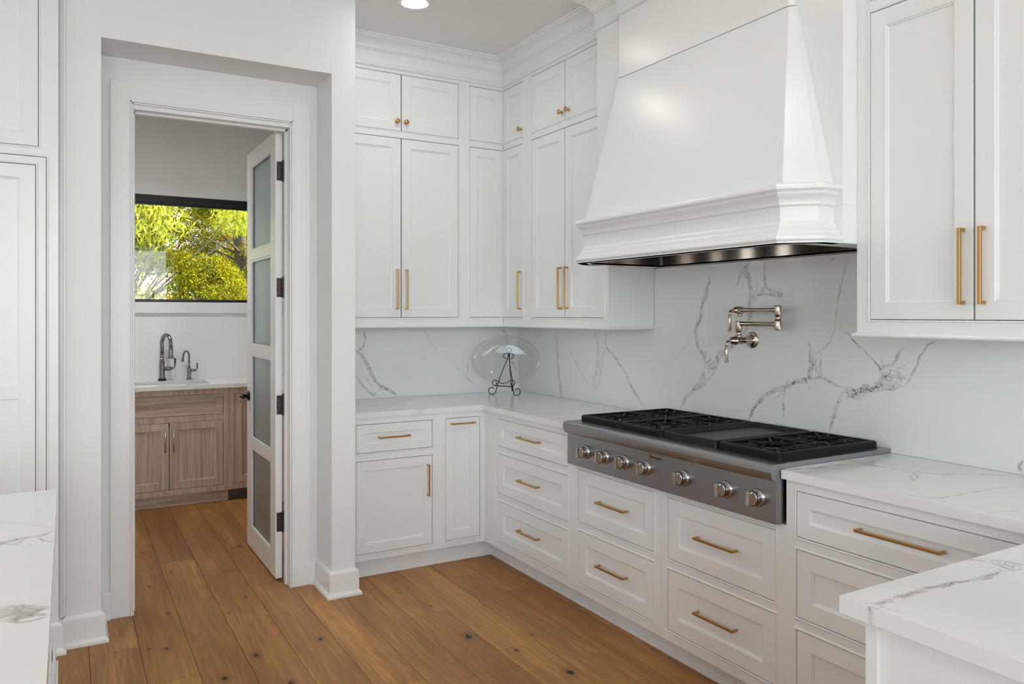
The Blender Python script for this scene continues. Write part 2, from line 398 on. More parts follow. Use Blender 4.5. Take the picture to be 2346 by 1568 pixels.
# ------------------------------------------------------------------ veins: distance field of hand-drawn vein paths stored on a fine grid
def vein_attrs(me, P2, paths):
    n = len(P2); best = np.full(n, 9.0); sg = np.zeros(n); wd = np.full(n, .002); kk = np.zeros(n)
    for pts, width, k in paths:
        pts = np.array(pts, float); L = len(pts)
        for i in range(L-1):
            a, b = pts[i], pts[i+1]; ab = b-a; l2 = ab@ab
            t = np.clip(((P2-a)@ab)/l2, 0, 1); q = a+t[:, None]*ab; dv = P2-q; d = np.hypot(dv[:, 0], dv[:, 1])
            s = np.sign(ab[0]*dv[:, 1]-ab[1]*dv[:, 0]); s[s == 0] = 1
            g = (i+t)/(L-1); taper = np.clip(np.minimum(g, 1-g)*6+.12, 0, 1)
            m_ = d < best; best[m_] = d[m_]; sg[m_] = s[m_]; wd[m_] = np.maximum(width*taper[m_], .0008); kk[m_] = (k*np.clip(np.minimum(g, 1-g)*8+.25, 0, 1))[m_]
    for nm, arr in (('vein_offset', sg*np.minimum(best, .05)), ('vein_width', wd), ('vein_distance', np.minimum(best, .05)), ('vein_strength', kk)):
        at = me.attributes.new(nm, 'FLOAT', 'POINT'); at.data.foreach_set('value', arr.astype(np.float32))
def slab(name, rects, fixed, axis, thick, material, paths, step=.011, parent=None, loc=(0, 0, 0), edge=0.0025, kind=None):
    """stone slab: rects in its plane share one gridded face; axis 0: plane x=fixed (y,z), 1: plane y=fixed (x,z), 2: plane z=fixed (x,y)"""
    us = sorted({r[i] for r in rects for i in (0, 1)}); vs = sorted({r[i] for r in rects for i in (2, 3)})
    def sub(c):
        out = []
        for a, b in zip(c[:-1], c[1:]):
            n = max(1, int(math.ceil((b-a)/step))); out += [a+(b-a)*i/n for i in range(n)]
        return np.array(out+[c[-1]])
    U, V = sub(us), sub(vs); nu, nv = len(U), len(V)
    inside = np.zeros((nu-1, nv-1), bool); cu = (U[1:]+U[:-1])/2; cv = (V[1:]+V[:-1])/2
    for a, b, c, d in rects: inside |= ((cu > a) & (cu < b))[:, None] & ((cv > c) & (cv < d))[None, :]
    idx = -np.ones((nu, nv), int); verts = []; faces = []
    def vid(i, j):
        if idx[i, j] < 0: idx[i, j] = len(verts); verts.append((U[i], V[j], 0.0))
        return idx[i, j]
    for i in range(nu-1):
        for j in range(nv-1):
            if inside[i, j]: faces.append((vid(i, j), vid(i+1, j), vid(i+1, j+1), vid(i, j+1)))
    front = len(verts); back = {}
    def bid(i):
        if i not in back: back[i] = len(verts); verts.append((verts[i][0], verts[i][1], thick))
        return back[i]
    nf = len(faces)
    for i in range(nu-1):
        for j in range(nv-1):
            if not inside[i, j]: continue
            q = faces_idx = (idx[i, j], idx[i+1, j], idx[i+1, j+1], idx[i, j+1])
            for e, (di, dj) in enumerate(((0, -1), (1, 0), (0, 1), (-1, 0))):
                a_, b_ = i+di, j+dj
                if not (0 <= a_ < nu-1 and 0 <= b_ < nv-1 and inside[a_, b_]):
                    p, r = q[e], q[(e+1) % 4]; faces.append((r, p, bid(p), bid(r)))
    # back face: one polygon per rect is enough
    for a, b, c, d in rects:
        o = len(verts); verts += [(a, c, thick), (b, c, thick), (b, d, thick), (a, d, thick)]; faces.append((o, o+3, o+2, o+1))
    P2 = np.array([(v[0], v[1]) for v in verts])
    if axis == 0: W = [(fixed+t, u, v) for u, v, t in verts]
    elif axis == 1: W = [(u, fixed+t, v) for u, v, t in verts]
    else: W = [(u, v, fixed-t) for u, v, t in verts]
    me = bpy.data.meshes.new(name); L = Vector(loc)
    me.from_pydata([(x-L.x, y-L.y, z-L.z) for x, y, z in W], [], faces); me.materials.append(MT[material])
    bm = bmesh.new(); bm.from_mesh(me); bmesh.ops.recalc_face_normals(bm, faces=bm.faces[:]); bm.to_mesh(me); bm.free()
    vein_attrs(me, P2, paths)
    o = bpy.data.objects.new(name, me); COL.objects.link(o); o.location = loc
    if kind: o['kind'] = kind
    return o
# vein paths (points in the plane of each slab, in metres; half width; strength)
V_RW = [([(-1.871,1.656),(-1.862,1.604),(-1.844,1.566),(-1.821,1.501),(-1.807,1.462),(-1.803,1.422),(-1.775,1.382),(-1.77,1.322),(-1.789,1.283),(-1.826,1.252),(-1.84,1.213),(-1.835,1.174)],0.011,0.8),([(-2.04,1.305),(-1.993,1.284),(-1.942,1.257),(-1.907,1.21),(-1.844,1.184)],0.014,0.9),([(-1.842,1.184),(-1.814,1.123),(-1.758,1.064),(-1.694,1.013),(-1.662,0.972)],0.013,0.75),([(-1.94,1.218),(-1.866,1.127),(-1.79,1.077),(-1.711,1.021)],0.006,0.5),([(-2.133,1.696),(-2.109,1.682),(-2.085,1.658),(-2.06,1.622),(-2.048,1.585)],0.006,0.8),([(-2.117,1.697),(-2.101,1.658),(-2.121,1.614),(-2.141,1.558),(-2.133,1.516),(-2.125,1.491),(-2.133,1.448),(-2.113,1.399),(-2.093,1.356)],0.013,0.75),([(-2.211,1.691),(-2.218,1.652),(-2.217,1.604),(-2.226,1.58),(-2.203,1.557),(-2.164,1.533),(-2.141,1.497)],0.007,0.8),([(-2.226,1.58),(-2.271,1.549),(-2.322,1.53)],0.008,0.7),([(-2.164,1.533),(-2.226,1.544),(-2.286,1.531),(-2.319,1.524)],0.003,0.7),([(-2.462,1.336),(-2.465,1.28),(-2.462,1.235),(-2.455,1.19)],0.005,0.8),([(-2.469,1.297),(-2.502,1.285),(-2.528,1.308),(-2.563,1.336),(-2.586,1.383),(-2.592,1.427),(-2.598,1.492),(-2.617,1.551),(-2.629,1.604),(-2.645,1.684)],0.002,0.55),([(-2.522,1.294),(-2.515,1.249),(-2.525,1.216)],0.003,0.6),([(-2.469,1.302),(-2.474,1.228),(-2.452,1.17),(-2.335,1.132),(-2.249,1.096),(-2.186,1.054),(-2.139,0.995),(-2.12,0.946)],0.01,0.95),([(-2.518,1.271),(-2.514,1.211),(-2.54,1.176),(-2.624,1.15)],0.007,0.8),([(-2.452,1.17),(-2.54,1.191)],0.006,0.7),([(-2.624,1.15),(-2.685,1.125),(-2.743,1.157),(-2.819,1.171),(-2.891,1.182)],0.017,1.0),([(-2.763,1.175),(-2.819,1.205),(-2.873,1.214),(-2.909,1.203)],0.008,0.9),([(-2.81,1.193),(-2.791,1.238),(-2.846,1.258),(-2.891,1.322)],0.006,0.8),([(-2.8,1.238),(-2.734,1.295),(-2.685,1.337),(-2.634,1.384)],0.002,0.8),([(-2.9,1.186),(-2.935,1.238),(-2.96,1.297),(-2.994,1.339),(-3.027,1.359)],0.003,0.7),([(-2.634,1.142),(-2.593,1.063),(-2.561,0.959)],0.008,0.65),([(-2.335,1.142),(-2.321,1.053),(-2.328,0.986)],0.005,0.6),([(-2.614,1.686),(-2.582,1.679),(-2.561,1.662)],0.003,0.5),([(-0.478,1.353),(-0.493,1.226),(-0.514,1.056),(-0.539,0.945),(-0.564,0.914)],0.012,0.6),([(-0.896,1.355),(-0.94,1.282),(-0.936,1.164),(-0.896,1.056),(-0.905,0.964)],0.012,0.38),([(-1.018,1.357),(-1.01,1.271),(-1.09,1.21),(-1.191,1.128),(-1.27,1.022),(-1.376,0.935)],0.006,0.7),([(-1.01,1.259),(-0.975,1.14),(-0.949,1.034),(-0.896,0.977)],0.008,0.4),([(-0.663,1.199),(-0.759,1.1),(-0.842,1.004)],0.002,0.5),([(-1.595,1.199),(-1.758,1.341)],0.0015,0.3),([(-3.318,0.964),(-3.304,0.933),(-3.317,0.92)],0.008,0.8),([(0.024,1.131),(-0.025,1.109)],0.004,0.5)]
V_BW = [([(-1.137,1.356),(-1.123,1.301),(-1.14,1.246),(-1.163,1.219)],0.005,0.9),([(-1.188,1.233),(-1.151,1.199),(-1.103,1.12),(-1.074,1.05),(-1.036,0.998),(-0.971,0.967),(-0.887,0.909)],0.01,1.0),([(-1.188,1.063),(-1.131,0.983),(-1.074,0.939),(-1.036,0.917)],0.007,0.6),([(-1.036,0.998),(-1.041,0.937)],0.002,0.5),([(-0.727,1.352),(-0.681,1.279),(-0.643,1.227)],0.002,0.5),([(-0.652,1.233),(-0.636,1.221)],0.004,0.9),([(-0.151,1.362),(-0.106,1.325),(-0.092,1.254),(-0.099,1.209)],0.006,0.5),([(-0.406,1.132),(-0.399,1.067),(-0.406,1.023),(-0.339,0.96)],0.003,0.6),([(-0.518,1.136),(-0.439,1.039)],0.0015,0.3),([(-0.057,1.128),(-0.014,1.068)],0.006,0.6)]
V_CTL = [([(-1.226,-0.112),(-1.235,-0.304),(-1.182,-0.447)],0.003,0.5),([(-1.337,-0.464),(-1.181,-0.335),(-0.982,-0.294),(-0.75,-0.321)],0.003,0.45),([(-1.141,-0.036),(-1.067,-0.163),(-0.994,-0.405)],0.002,0.4),([(-0.685,-0.465),(-0.578,-0.684),(-0.493,-0.845)],0.003,0.4),([(-0.642,-0.722),(-0.426,-0.655),(-0.214,-0.614),(-0.081,-0.708)],0.003,0.5),([(-0.66,-0.958),(-0.443,-0.91),(-0.296,-0.959)],0.002,0.45),([(-0.179,-0.634),(-0.156,-0.889),(-0.08,-1.047)],0.003,0.45),([(-0.816,-0.765),(-0.66,-0.675),(-0.663,-0.746)],0.004,0.6),([(-1.235,-0.692),(-1.09,-0.676),(-0.959,-0.633)],0.004,0.5)]
V_CTR = [([(-0.624,-2.848),(-0.565,-2.868),(-0.504,-2.89),(-0.396,-2.883),(-0.333,-2.905)],0.006,0.8),([(-0.28,-2.831),(-0.282,-2.923),(-0.279,-3.013),(-0.268,-3.093),(-0.217,-3.18),(-0.104,-3.239),(-0.023,-3.329)],0.006,0.75),([(-0.268,-3.093),(-0.306,-3.144),(-0.395,-3.183),(-0.32,-3.121)],0.004,0.6),([(-0.543,-3.263),(-0.483,-3.264)],0.001,0.4),([(-0.593,-3.285),(-0.595,-3.333),(-0.558,-3.362),(-0.473,-3.372),(-0.331,-3.373),(-0.24,-3.385),(-0.159,-3.397)],0.002,0.6),([(-0.279,-3.013),(-0.202,-2.987),(-0.156,-3.084),(-0.119,-3.237)],0.002,0.4),([(-0.62,-3.529),(-0.544,-3.542),(-0.508,-3.569)],0.003,0.6),([(-0.178,-2.791),(-0.173,-2.874),(-0.199,-2.953)],0.003,0.4),([(-0.658,-3.332),(-0.663,-3.376),(-0.693,-3.424)],0.006,0.8)]
V_PEN = [([(-1.478,-3.779),(-1.463,-3.79),(-1.425,-3.793),(-1.386,-3.79),(-1.35,-3.791),(-1.3,-3.788),(-1.268,-3.795),(-1.227,-3.795),(-1.201,-3.807),(-1.165,-3.81),(-1.118,-3.808),(-1.075,-3.809),(-1.042,-3.812),(-1.019,-3.823)],0.007,0.85),([(-1.067,-3.715),(-1.045,-3.737),(-1.031,-3.765),(-1.046,-3.801),(-1.043,-3.813)],0.005,0.7),([(-1.023,-3.732),(-1.004,-3.765),(-0.993,-3.787),(-0.986,-3.806)],0.005,0.7),([(-1.031,-3.765),(-1.02,-3.787),(-1.008,-3.817)],0.003,0.5),([(-1.48,-3.78),(-1.499,-3.812),(-1.514,-3.826)],0.002,0.5)]
V_ISL = [([(-3.01,-2.224),(-2.944,-2.278),(-2.911,-2.3),(-2.878,-2.332),(-2.845,-2.37),(-2.788,-2.434)],0.002,0.35),([(-2.984,-2.486),(-2.932,-2.503),(-2.897,-2.523),(-2.872,-2.508),(-2.847,-2.501),(-2.823,-2.512),(-2.79,-2.467)],0.012,0.8),([(-2.826,-2.513),(-2.81,-2.553),(-2.789,-2.572)],0.003,0.7),([(-2.899,-2.498),(-2.867,-2.553),(-2.852,-2.509)],0.005,0.5),([(-2.929,-3.027),(-2.887,-3.029),(-2.865,-3.033),(-2.845,-3.037),(-2.825,-3.053),(-2.81,-3.046),(-2.792,-3.04)],0.04,0.9),([(-2.886,-3.044),(-2.855,-3.058),(-2.828,-3.074),(-2.794,-3.071)],0.01,0.8),([(-2.863,-3.072),(-2.819,-3.098),(-2.791,-3.091)],0.004,0.6)]
V_PAN = [([(-3.2,1.7),(-2.6,1.62),(-2.2,1.60)],.003,.6), ([(-1.75,1.60),(-1.6,1.62),(-1.3,1.64)],.008,.9)]


# ------------------------------------------------------------------ room shell
CEIL = 3.09
def wall(name, axis, c0, c1, a0, a1, z0, z1, holes, material='wall_paint'):
    """solid wall between planes c0..c1 of the given axis, spanning a0..a1, with rectangular openings"""
    us = sorted({a0, a1, *[h[0] for h in holes], *[h[1] for h in holes]}); zs = sorted({z0, z1, *[h[2] for h in holes], *[h[3] for h in holes]})
    P = (lambda u, c, z: (c, u, z)) if axis == 0 else (lambda u, c, z: (u, c, z)); m = M()
    def void(i, j):
        if not (0 <= i < len(us)-1 and 0 <= j < len(zs)-1): return True
        cu, cz = (us[i]+us[i+1])/2, (zs[j]+zs[j+1])/2
        return any(h[0] < cu < h[1] and h[2] < cz < h[3] for h in holes)
    for i in range(len(us)-1):
        for j in range(len(zs)-1):
            if void(i, j): continue
            a, b, c, d = us[i], us[i+1], zs[j], zs[j+1]
            for cc in (c0, c1): m.add([P(a, cc, c), P(b, cc, c), P(b, cc, d), P(a, cc, d)], [(0, 1, 2, 3)])
            for (di, dj, p, q) in ((-1, 0, (a, c), (a, d)), (1, 0, (b, c), (b, d)), (0, -1, (a, c), (b, c)), (0, 1, (a, d), (b, d))):
                if void(i+di, j+dj): m.add([P(p[0], c0, p[1]), P(q[0], c0, q[1]), P(q[0], c1, q[1]), P(p[0], c1, p[1])], [(0, 1, 2, 3)])
    o = m.build(name, material, recalc=False); bm = bmesh.new(); bm.from_mesh(o.data)
    bmesh.ops.remove_doubles(bm, verts=bm.verts[:], dist=1e-5); bmesh.ops.recalc_face_normals(bm, faces=bm.faces[:]); bm.to_mesh(o.data); bm.free()
    o['kind'] = 'structure'; return o
wall('wall_right', 0, .021, .17, -9.0, 2.2, 0, CEIL, [])
wall('wall_rear', 1, -9.12, -9.0, -7.4, .17, 0, CEIL, [(a, b, .60, 2.98) for a, b in REAR_WIN])
wall('wall_left', 0, -7.52, -7.4, -9.12, 2.2, 0, CEIL, [(a, b, .60, 2.98) for a, b in LEFT_WIN])
wall('wall_pantry_window', 1, 2.2, 2.36, -7.4, .17, 0, CEIL, [(-2.88, -1.22, 1.551, 2.425)])
wall('wall_pantry_right', 0, -.93, -.80, .16, 2.2, 0, CEIL, [])
wall('wall_pantry_left', 0, -3.75, -3.62, -.30, 2.2, 0, CEIL, [])
wall('wall_corner', 1, .021, .16, -1.465, .02, 0, CEIL, [])
wall('wall_doorway', 1, -.545, -.42, -2.76, -1.588, 0, CEIL, [(-2.505, -1.715, 0, 2.465)])
wall('wall_portal', 1, -.815, -.545, -2.765, -1.465, 0, CEIL, [(-2.630, -1.588, 0, 2.682)])
wall('wall_return', 0, -1.588, -1.465, -.545, .16, 0, CEIL, [])
wall('wall_behind_tall_cabinets', 1, -.30, -.18, -7.4, -2.765, 0, CEIL, [])
m = M(); m.box(-2.765, -.545, 0, -2.74, -.30, CEIL); struct(m, 'wall_niche', 'wall_paint')
m = M(); m.box(-7.52, -9.12, CEIL, .17, 2.36, CEIL+.25); struct(m, 'ceiling', 'ceiling_paint')
m = M(); m.box(-7.52, -9.12, -.12, .17, 2.36, -.012)
floor = struct(m, 'floor', 'dark_gap')
m = M(); m.box(-40, 2.36, -.5, 40, 60, -.25); m.box(-40, -40, -.5, -7.52, 2.36, -.25); m.box(-7.52, -40, -.5, 40, -9.12, -.25); struct(m, 'ground', 'lawn')
# floor boards
PW = .1914; X0 = -1.7225
joint = {0: (-.456, ), -1: (-.145, ), -2: (.218, ), -3: (.66, -1.375), -4: (-.966, ), 1: (-1.86, ), 2: (-.80, ), 3: (-1.257, ), 4: (-1.785, ), 5: (-2.75, ), -5: (-2.2,)}
tones = {(0, 0): .44, (0, 1): .50, (-1, 0): .42, (-1, 1): .43, (-2, 0): .33, (-2, 1): .44, (-3, 0): .42, (-3, 1): .42, (-3, 2): .55, (-4, 0): .5, (-4, 1): .46, (1, 0): .56, (1, 1): .66, (2, 0): .52, (2, 1): .53, (3, 0): .66, (3, 1): .49, (4, 0): .68, (4, 1): .62, (5, 0): .53, (6, 0): .56, (7, 0): .52}
for k in range(-30, 10):
    # column k spans x: X0+(k-1)*PW .. X0+k*PW
    xa, xb = X0+(k-1)*PW, X0+k*PW
    xb = min(xb, .02); xa = max(xa, -7.4)
    if xb-xa < .02: continue
    js = list(joint.get(k, (random.uniform(-2.4, .4), )))
    ys = sorted(js); 
    while ys[-1] < 2.2: ys.append(ys[-1]+1.9)
    while ys[0] > -9.0: ys.insert(0, ys[0]-1.9)
    ys[0] = -9.0; ys[-1] = 2.2
    ys = [y for i, y in enumerate(ys) if i in (0, len(ys)-1) or (-8.8 < y < 2.0)]
    top = list(reversed(ys))
    for i in range(len(top)-1):
        y1, y0 = top[i], top[i+1]; g = .0006
        b = M(); cx, cy = (xa+xb)/2, (y0+y1)/2; e = .0012
        P = [(xa+g, y0+g), (xb-g, y0+g), (xb-g, y1-g), (xa+g, y1-g)]; Q = [(xa+g+e, y0+g+e), (xb-g-e, y0+g+e), (xb-g-e, y1-g-e), (xa+g+e, y1-g-e)]
        b.add([(x, y, -.0119) for x, y in P]+[(x, y, -.0012) for x, y in P]+[(x, y, 0) for x, y in Q],
              [(0, 3, 2, 1), (8, 9, 10, 11)]+[(i_, (i_+1) % 4, 4+(i_+1) % 4, 4+i_) for i_ in range(4)]+[(4+i_, 4+(i_+1) % 4, 8+(i_+1) % 4, 8+i_) for i_ in range(4)])
        o = b.build('plank', 'oak_floor', floor, recalc=False)
        first = sum(1 for y in js if y >= y1-.01)
        o['tone'] = tones.get((k, first), random.uniform(.42, .60)); o['seed'] = (random.uniform(-20, 20), random.uniform(-20, 20), random.uniform(-20, 20))

# rear and left windows (out of view; the last left one added for its light)
wn = 0
def room_window(axis, c, a, b, z0, z1):
    global wn; wn += 1
    P = (lambda u, w_, z: (c+w_, u, z)) if axis == 0 else (lambda u, w_, z: (u, c+w_, z)); m = M(); t = .05
    for r in ((a, z0, a+t, z1), (b-t, z0, b, z1), (a+t, z0, b-t, z0+t), (a+t, z1-t, b-t, z1), ((a+b)/2-.02, z0+t, (a+b)/2+.02, z1-t)): m.fbox(P, r[0], -.03, r[1], r[2], .03, r[3])
    f = struct(m, 'window_%d' % wn, 'window_black')
    g = M(); g.fbox(P, a+t, -.004, z0+t, b-t, .004, z1-t); g.build('pane', 'window_glass', f)
for a, b in LEFT_WIN: room_window(0, -7.45, a, b, .60, 2.98)
for a, b in REAR_WIN: room_window(1, -9.05, a, b, .60, 2.98)

# pantry window: black frame, pane, white casing boards
t = M(); F = FL
wn += 1
t.fbox(F, -2.88, -2.30, 1.551, -1.22, -2.215, 1.575); t.fbox(F, -2.88, -2.30, 2.366, -1.22, -2.215, 2.425)
t.fbox(F, -2.88, -2.30, 1.575, -2.82, -2.215, 2.366); t.fbox(F, -1.28, -2.30, 1.575, -1.22, -2.215, 2.366)
t.fbox(F, -2.82, -2.29, 2.352, -1.28, -2.245, 2.366)
pw = struct(t, 'window_%d' % wn, 'window_black')
t = M(); t.fbox(F, -2.82, -2.262, 1.575, -1.28, -2.256, 2.352); t.build('pane', 'window_glass', pw)
t = M(); t.fbox(F, -2.97, -2.2, 2.425, -1.13, -2.186, 2.517); t.fbox(F, -2.97, -2.2, 1.463, -1.13, -2.176, 1.551)
t.fbox(F, -2.97, -2.2, 1.551, -2.88, -2.186, 2.425); t.fbox(F, -1.22, -2.2, 1.551, -1.13, -2.186, 2.425); t.build('casing', 'trim_paint', pw)
m = M(); m.box(-3.62, 2.187, .914, -.93, 2.2, 1.43); struct(m, 'trim_1', 'trim_paint')      # pantry splash board below the window

# ------------------------------------------------------------------ doorway: jamb, casing, baseboards
m = M()
for x0, x1 in ((-2.583, -2.497), (-1.722, -1.632)): m.box(x0, -.563, 0, x1, -.545, 2.569)
m.box(-2.497, -.563, 2.480, -1.722, -.545, 2.569)
for d, th in ((0, .024), (.008, .020)):   # stepped inner bead
    a, b, z = -2.497+d, -1.722-d, 2.480-d
    m.box(a, -.545-th, 0, a+.007, -.545, z); m.box(b-.007, -.545-th, 0, b, -.545, z); m.box(a, -.545-th, z-.007, b, -.545, z)
struct(m, 'trim_2', 'trim_paint', bevel=.001)
m = M(); m.box(-2.505, -.550, 0, -2.484, -.415, 2.444); m.box(-1.736, -.550, 0, -1.715, -.415, 2.444); m.box(-2.505, -.550, 2.444, -1.715, -.415, 2.465)
m.box(-2.484, -.500, 0, -2.473, -.470, 2.444); m.box(-1.747, -.500, 0, -1.736, -.470, 2.444); m.box(-2.484, -.500, 2.433, -1.736, -.470, 2.444)
struct(m, 'trim_3', 'trim_paint', bevel=.001)
BASE = [(0, 0), (.030, 0), (.030, .012), (.022, .022), (.016, .026), (.016, .120), (.012, .128), (.004, .134), (0, .135)]
m = M(); m.sweep([(-1.588, -.548), (-1.588, -.815), (-1.465, -.815), (-1.465, -.66)][::-1][::-1], BASE)
bb = m
def flip(path, prof): return M().sweep(path, prof)
m = M(); m.sweep([(-1.465, -.66), (-1.465, -.815), (-1.588, -.815), (-1.588, -.548)][::-1], BASE)
struct(m, 'baseboard_right', 'trim_paint')
m = M(); m.sweep([(-2.765, -.775), (-2.765, -.815), (-2.630, -.815), (-2.630, -.548)], BASE)
struct(m, 'baseboard_left', 'trim_paint')
m = M(); m.sweep([(-1.632, -.545), (-1.60, -.545)], BASE[:]); m.sweep([(-2.618, -.545), (-2.583, -.545)], BASE)
struct(m, 'baseboard_niche', 'trim_paint')
m = M(); m.box(-3.0+.17, -.80, .0, -2.765, -.785, CEIL); m.box(-2.792, -.822, .135, -2.776, -.80, CEIL); m.box(-2.776, -.812, .135, -2.765, -.80, CEIL)
m.box(-2.80, -.808, 0, -2.765, -.80, .12)
struct(m, 'trim_4', 'trim_paint', bevel=.002)

# ------------------------------------------------------------------ frosted glass pantry door, standing open
dr = M(); X1 = -1.7435; XA = -1.7800; YA, YB = -.418, .342; ZB, ZT = .012, 2.450
lites = [(1.840, 2.360), (1.262, 1.780), (.690, 1.205), (.140, .636)]
st = .115; ya, yb = YA+st, YB-st
door = M()
def dbox(y0, y1, z0, z1): door.box(XA, y0, z0, X1, y1, z1)
dbox(YA, ya, ZB, ZT); dbox(yb, YB, ZB, ZT)
edges = [ZB]+[v for l in reversed(lites) for v in l]+[ZT]
for a, b in zip(edges[::2], edges[1::2]): dbox(ya, yb, a, b)
dobj = thing('glass_door', (-1.7620, -.418, 0), 'white door with four frosted glass lites standing open into the pantry', 'door')
door.build('door_frame', 'trim_paint', dobj, bevel=.0015)
for a, b in lites:
    s_ = M()
    for xx0, xx1 in ((XA+.001, XA+.012), (X1-.012, X1-.001)):
        s_.box(xx0, ya, a, xx1, ya+.012, b); s_.box(xx0, yb-.012, a, xx1, yb, b); s_.box(xx0, ya+.012, a, xx1, yb-.012, a+.012); s_.box(xx0, ya+.012, b-.012, xx1, yb-.012, b)
    s_.build('glazing_bead', 'trim_paint', dobj, bevel=.002)
    g_ = M(); g_.box(-1.7650, ya+.002, a+.002, -1.7590, yb-.002, b-.002); g_.build('frosted_pane', 'frosted_glass', dobj)
for zc in (2.232, 1.597, .957, .319):
    h = M(); h.box(-1.7740, YA-.0025, zc-.052, -1.7440, YA, zc+.052)
    hh = h.build('hinge', 'bronze_hinge', dobj, bevel=.0006)
    kn = M()
    for i in range(5):
        z0 = zc-.056+i*.0225; kn.lathe((-1.7400, YA-.006, z0), (0, 0, 1), [(.0065, 0), (.0068, .002), (.0068, .0195), (.0065, .0215)], 14)
    kn.lathe((-1.7400, YA-.006, zc+.0565), (0, 0, 1), [(.006, 0), (.004, .004), (.001, .006)], 12)
    kn.build('hinge_barrel', 'bronze_hinge', hh, smooth=True)
    for j, (yy, zz) in enumerate(((0, .040), (-.008, .014), (-.008, -.014), (0, -.040))):
        s = M(); s.lathe((-1.760+yy, YA-.0025, zc+zz), (0, -1, 0), [(.0042, 0), (.0042, .0006), (.003, .0014)], 12); s.build('screw', 'black_enamel', hh)
for sx, xx in ((-1, XA), (1, X1)):
    h = M(); o = (xx, YB-.062, .945)
    h.lathe(o, (sx, 0, 0), [(.031, 0), (.031, .004), (.027, .010), (.013, .013), (.011, .040)], 24)
    h.tube([(xx+sx*.040, YB-.062, .945), (xx+sx*.050, YB-.068, .945), (xx+sx*.052, YB-.085, .945), (xx+sx*.052, YB-.17, .945)], [.011, .011, .010, .008], 12)
    h.build('lever_handle', 'black_enamel', dobj, smooth=True)

# ------------------------------------------------------------------ base cabinets
def toe(F, parent, u0, u1, wt, ztop=.106, material='cabinet_paint', shoe=True):
    m = M(); m.fbox(F, u0, wt-.02, 0, u1, wt, ztop); m.build('toe_kick', material, parent)
    if shoe:
        m = M(); m.fbox(F, u0, wt, 0, u1, wt+.010, .020); m.build('shoe_moulding', material, parent, bevel=.004)
def hollow(F, u0, w0, z0, u1, w1, z1):          # cabinet box, open at the front behind the face frame
    c = [F(u, w_, z) for z in (z0, z1) for w_ in (w0, w1) for u in (u0, u1)]
    return M().add(c, [(0, 1, 3, 2), (4, 6, 7, 5), (0, 4, 5, 1), (0, 2, 6, 4), (1, 5, 7, 3)])
def carcass(F, parent, u0, u1, z0, z1, w_, back=.005, material='cabinet_paint'):
    hollow(F, u0+.001, back, z0, u1-.001, w_-.022, z1).build('carcass', material, parent)
ZD = [(.692, .850), (.419, .651), (.146, .378)]
WF, WL = .610, .640
def pulls_c(F, d, u0, u1, z, w_, L): pull(F, d, (u0+u1)/2-L/2, z, (u0+u1)/2+L/2, z, w_)
# corner-wall unit with drawer over door
t = thing('base_cabinet', (-1.187, -.62, 0), 'white base cabinet with one drawer over one door, beside the wall column', 'cabinet')
face_frame(FL, t, -1.463, -.909, .102, .884, [(-1.403, -.949, .690, .848), (-1.403, -.949, .137, .647)], WL)
carcass(FL, t, -1.463, -.909, .106, .884, WL); toe(FL, t, -1.463, -.909, .590)
d = shaker(FL, t, 'drawer', -1.403, -.949, .690, .848, WL, .055); pull(FL, d, -1.275, .772, -1.092, .772, WL)
d = shaker(FL, t, 'door', -1.403, -.949, .137, .647, WL, .060); pull(FL, d, -.980, .418, -.980, .597, WL)
t = thing('base_cabinet', (-.76, -.62, 0), 'narrow white pull-out base cabinet in the inner corner with a top pull', 'cabinet')
face_frame(FL, t, -.909, -.6005, .102, .884, [(-.868, -.642, .139, .848)], WL)
carcass(FL, t, -.909, -.60, .106, .884, WL); toe(FL, t, -.909, -.5395, .590)
d = shaker(FL, t, 'door', -.868, -.642, .139, .848, WL, .062); pull(FL, d, -.836, .816, -.683, .816, WL)
# range-wall units
def drawer_unit(u0, u1, a, b, rows, ztop, label, L, st=.068):
    t = thing('drawer_cabinet', (-.58, -(u0+u1)/2, 0), label, 'cabinet')
    face_frame(FR, t, u0, u1, .102, ztop, [(a, b, z0, z1) for z0, z1 in rows], WF)
    carcass(FR, t, u0, u1, .106, ztop, WF); toe(FR, t, u0+(-.0205 if u0 < .7 else 0), u1, .540)
    for z0, z1 in rows:
        d = shaker(FR, t, 'drawer', a, b, z0, z1, WF, .058 if z1-z0 < .2 else .066)
        pulls_c(FR, d, a, b, (z0+z1)/2+.006, WF, L)
    return t
drawer_unit(.6105, 1.563, .797, 1.518, ZD, .884, 'white three-drawer cabinet between the inner corner and the cooktop', .205)
t1 = drawer_unit(1.563, 2.2075, 1.607, 2.166, [(.442, .697), (.146, .402)], .722, 'left of the two white two-drawer cabinets under the steel cooktop', .210)
t2 = drawer_unit(2.2085, 2.858, 2.251, 2.813, [(.440, .694), (.146, .400)], .722, 'right of the two white two-drawer cabinets under the steel cooktop', .210)
drawer_unit(2.858, 3.725, 2.899, 3.660, ZD, .884, 'white three-drawer cabinet right of the cooktop, with the long brass pulls', .275)

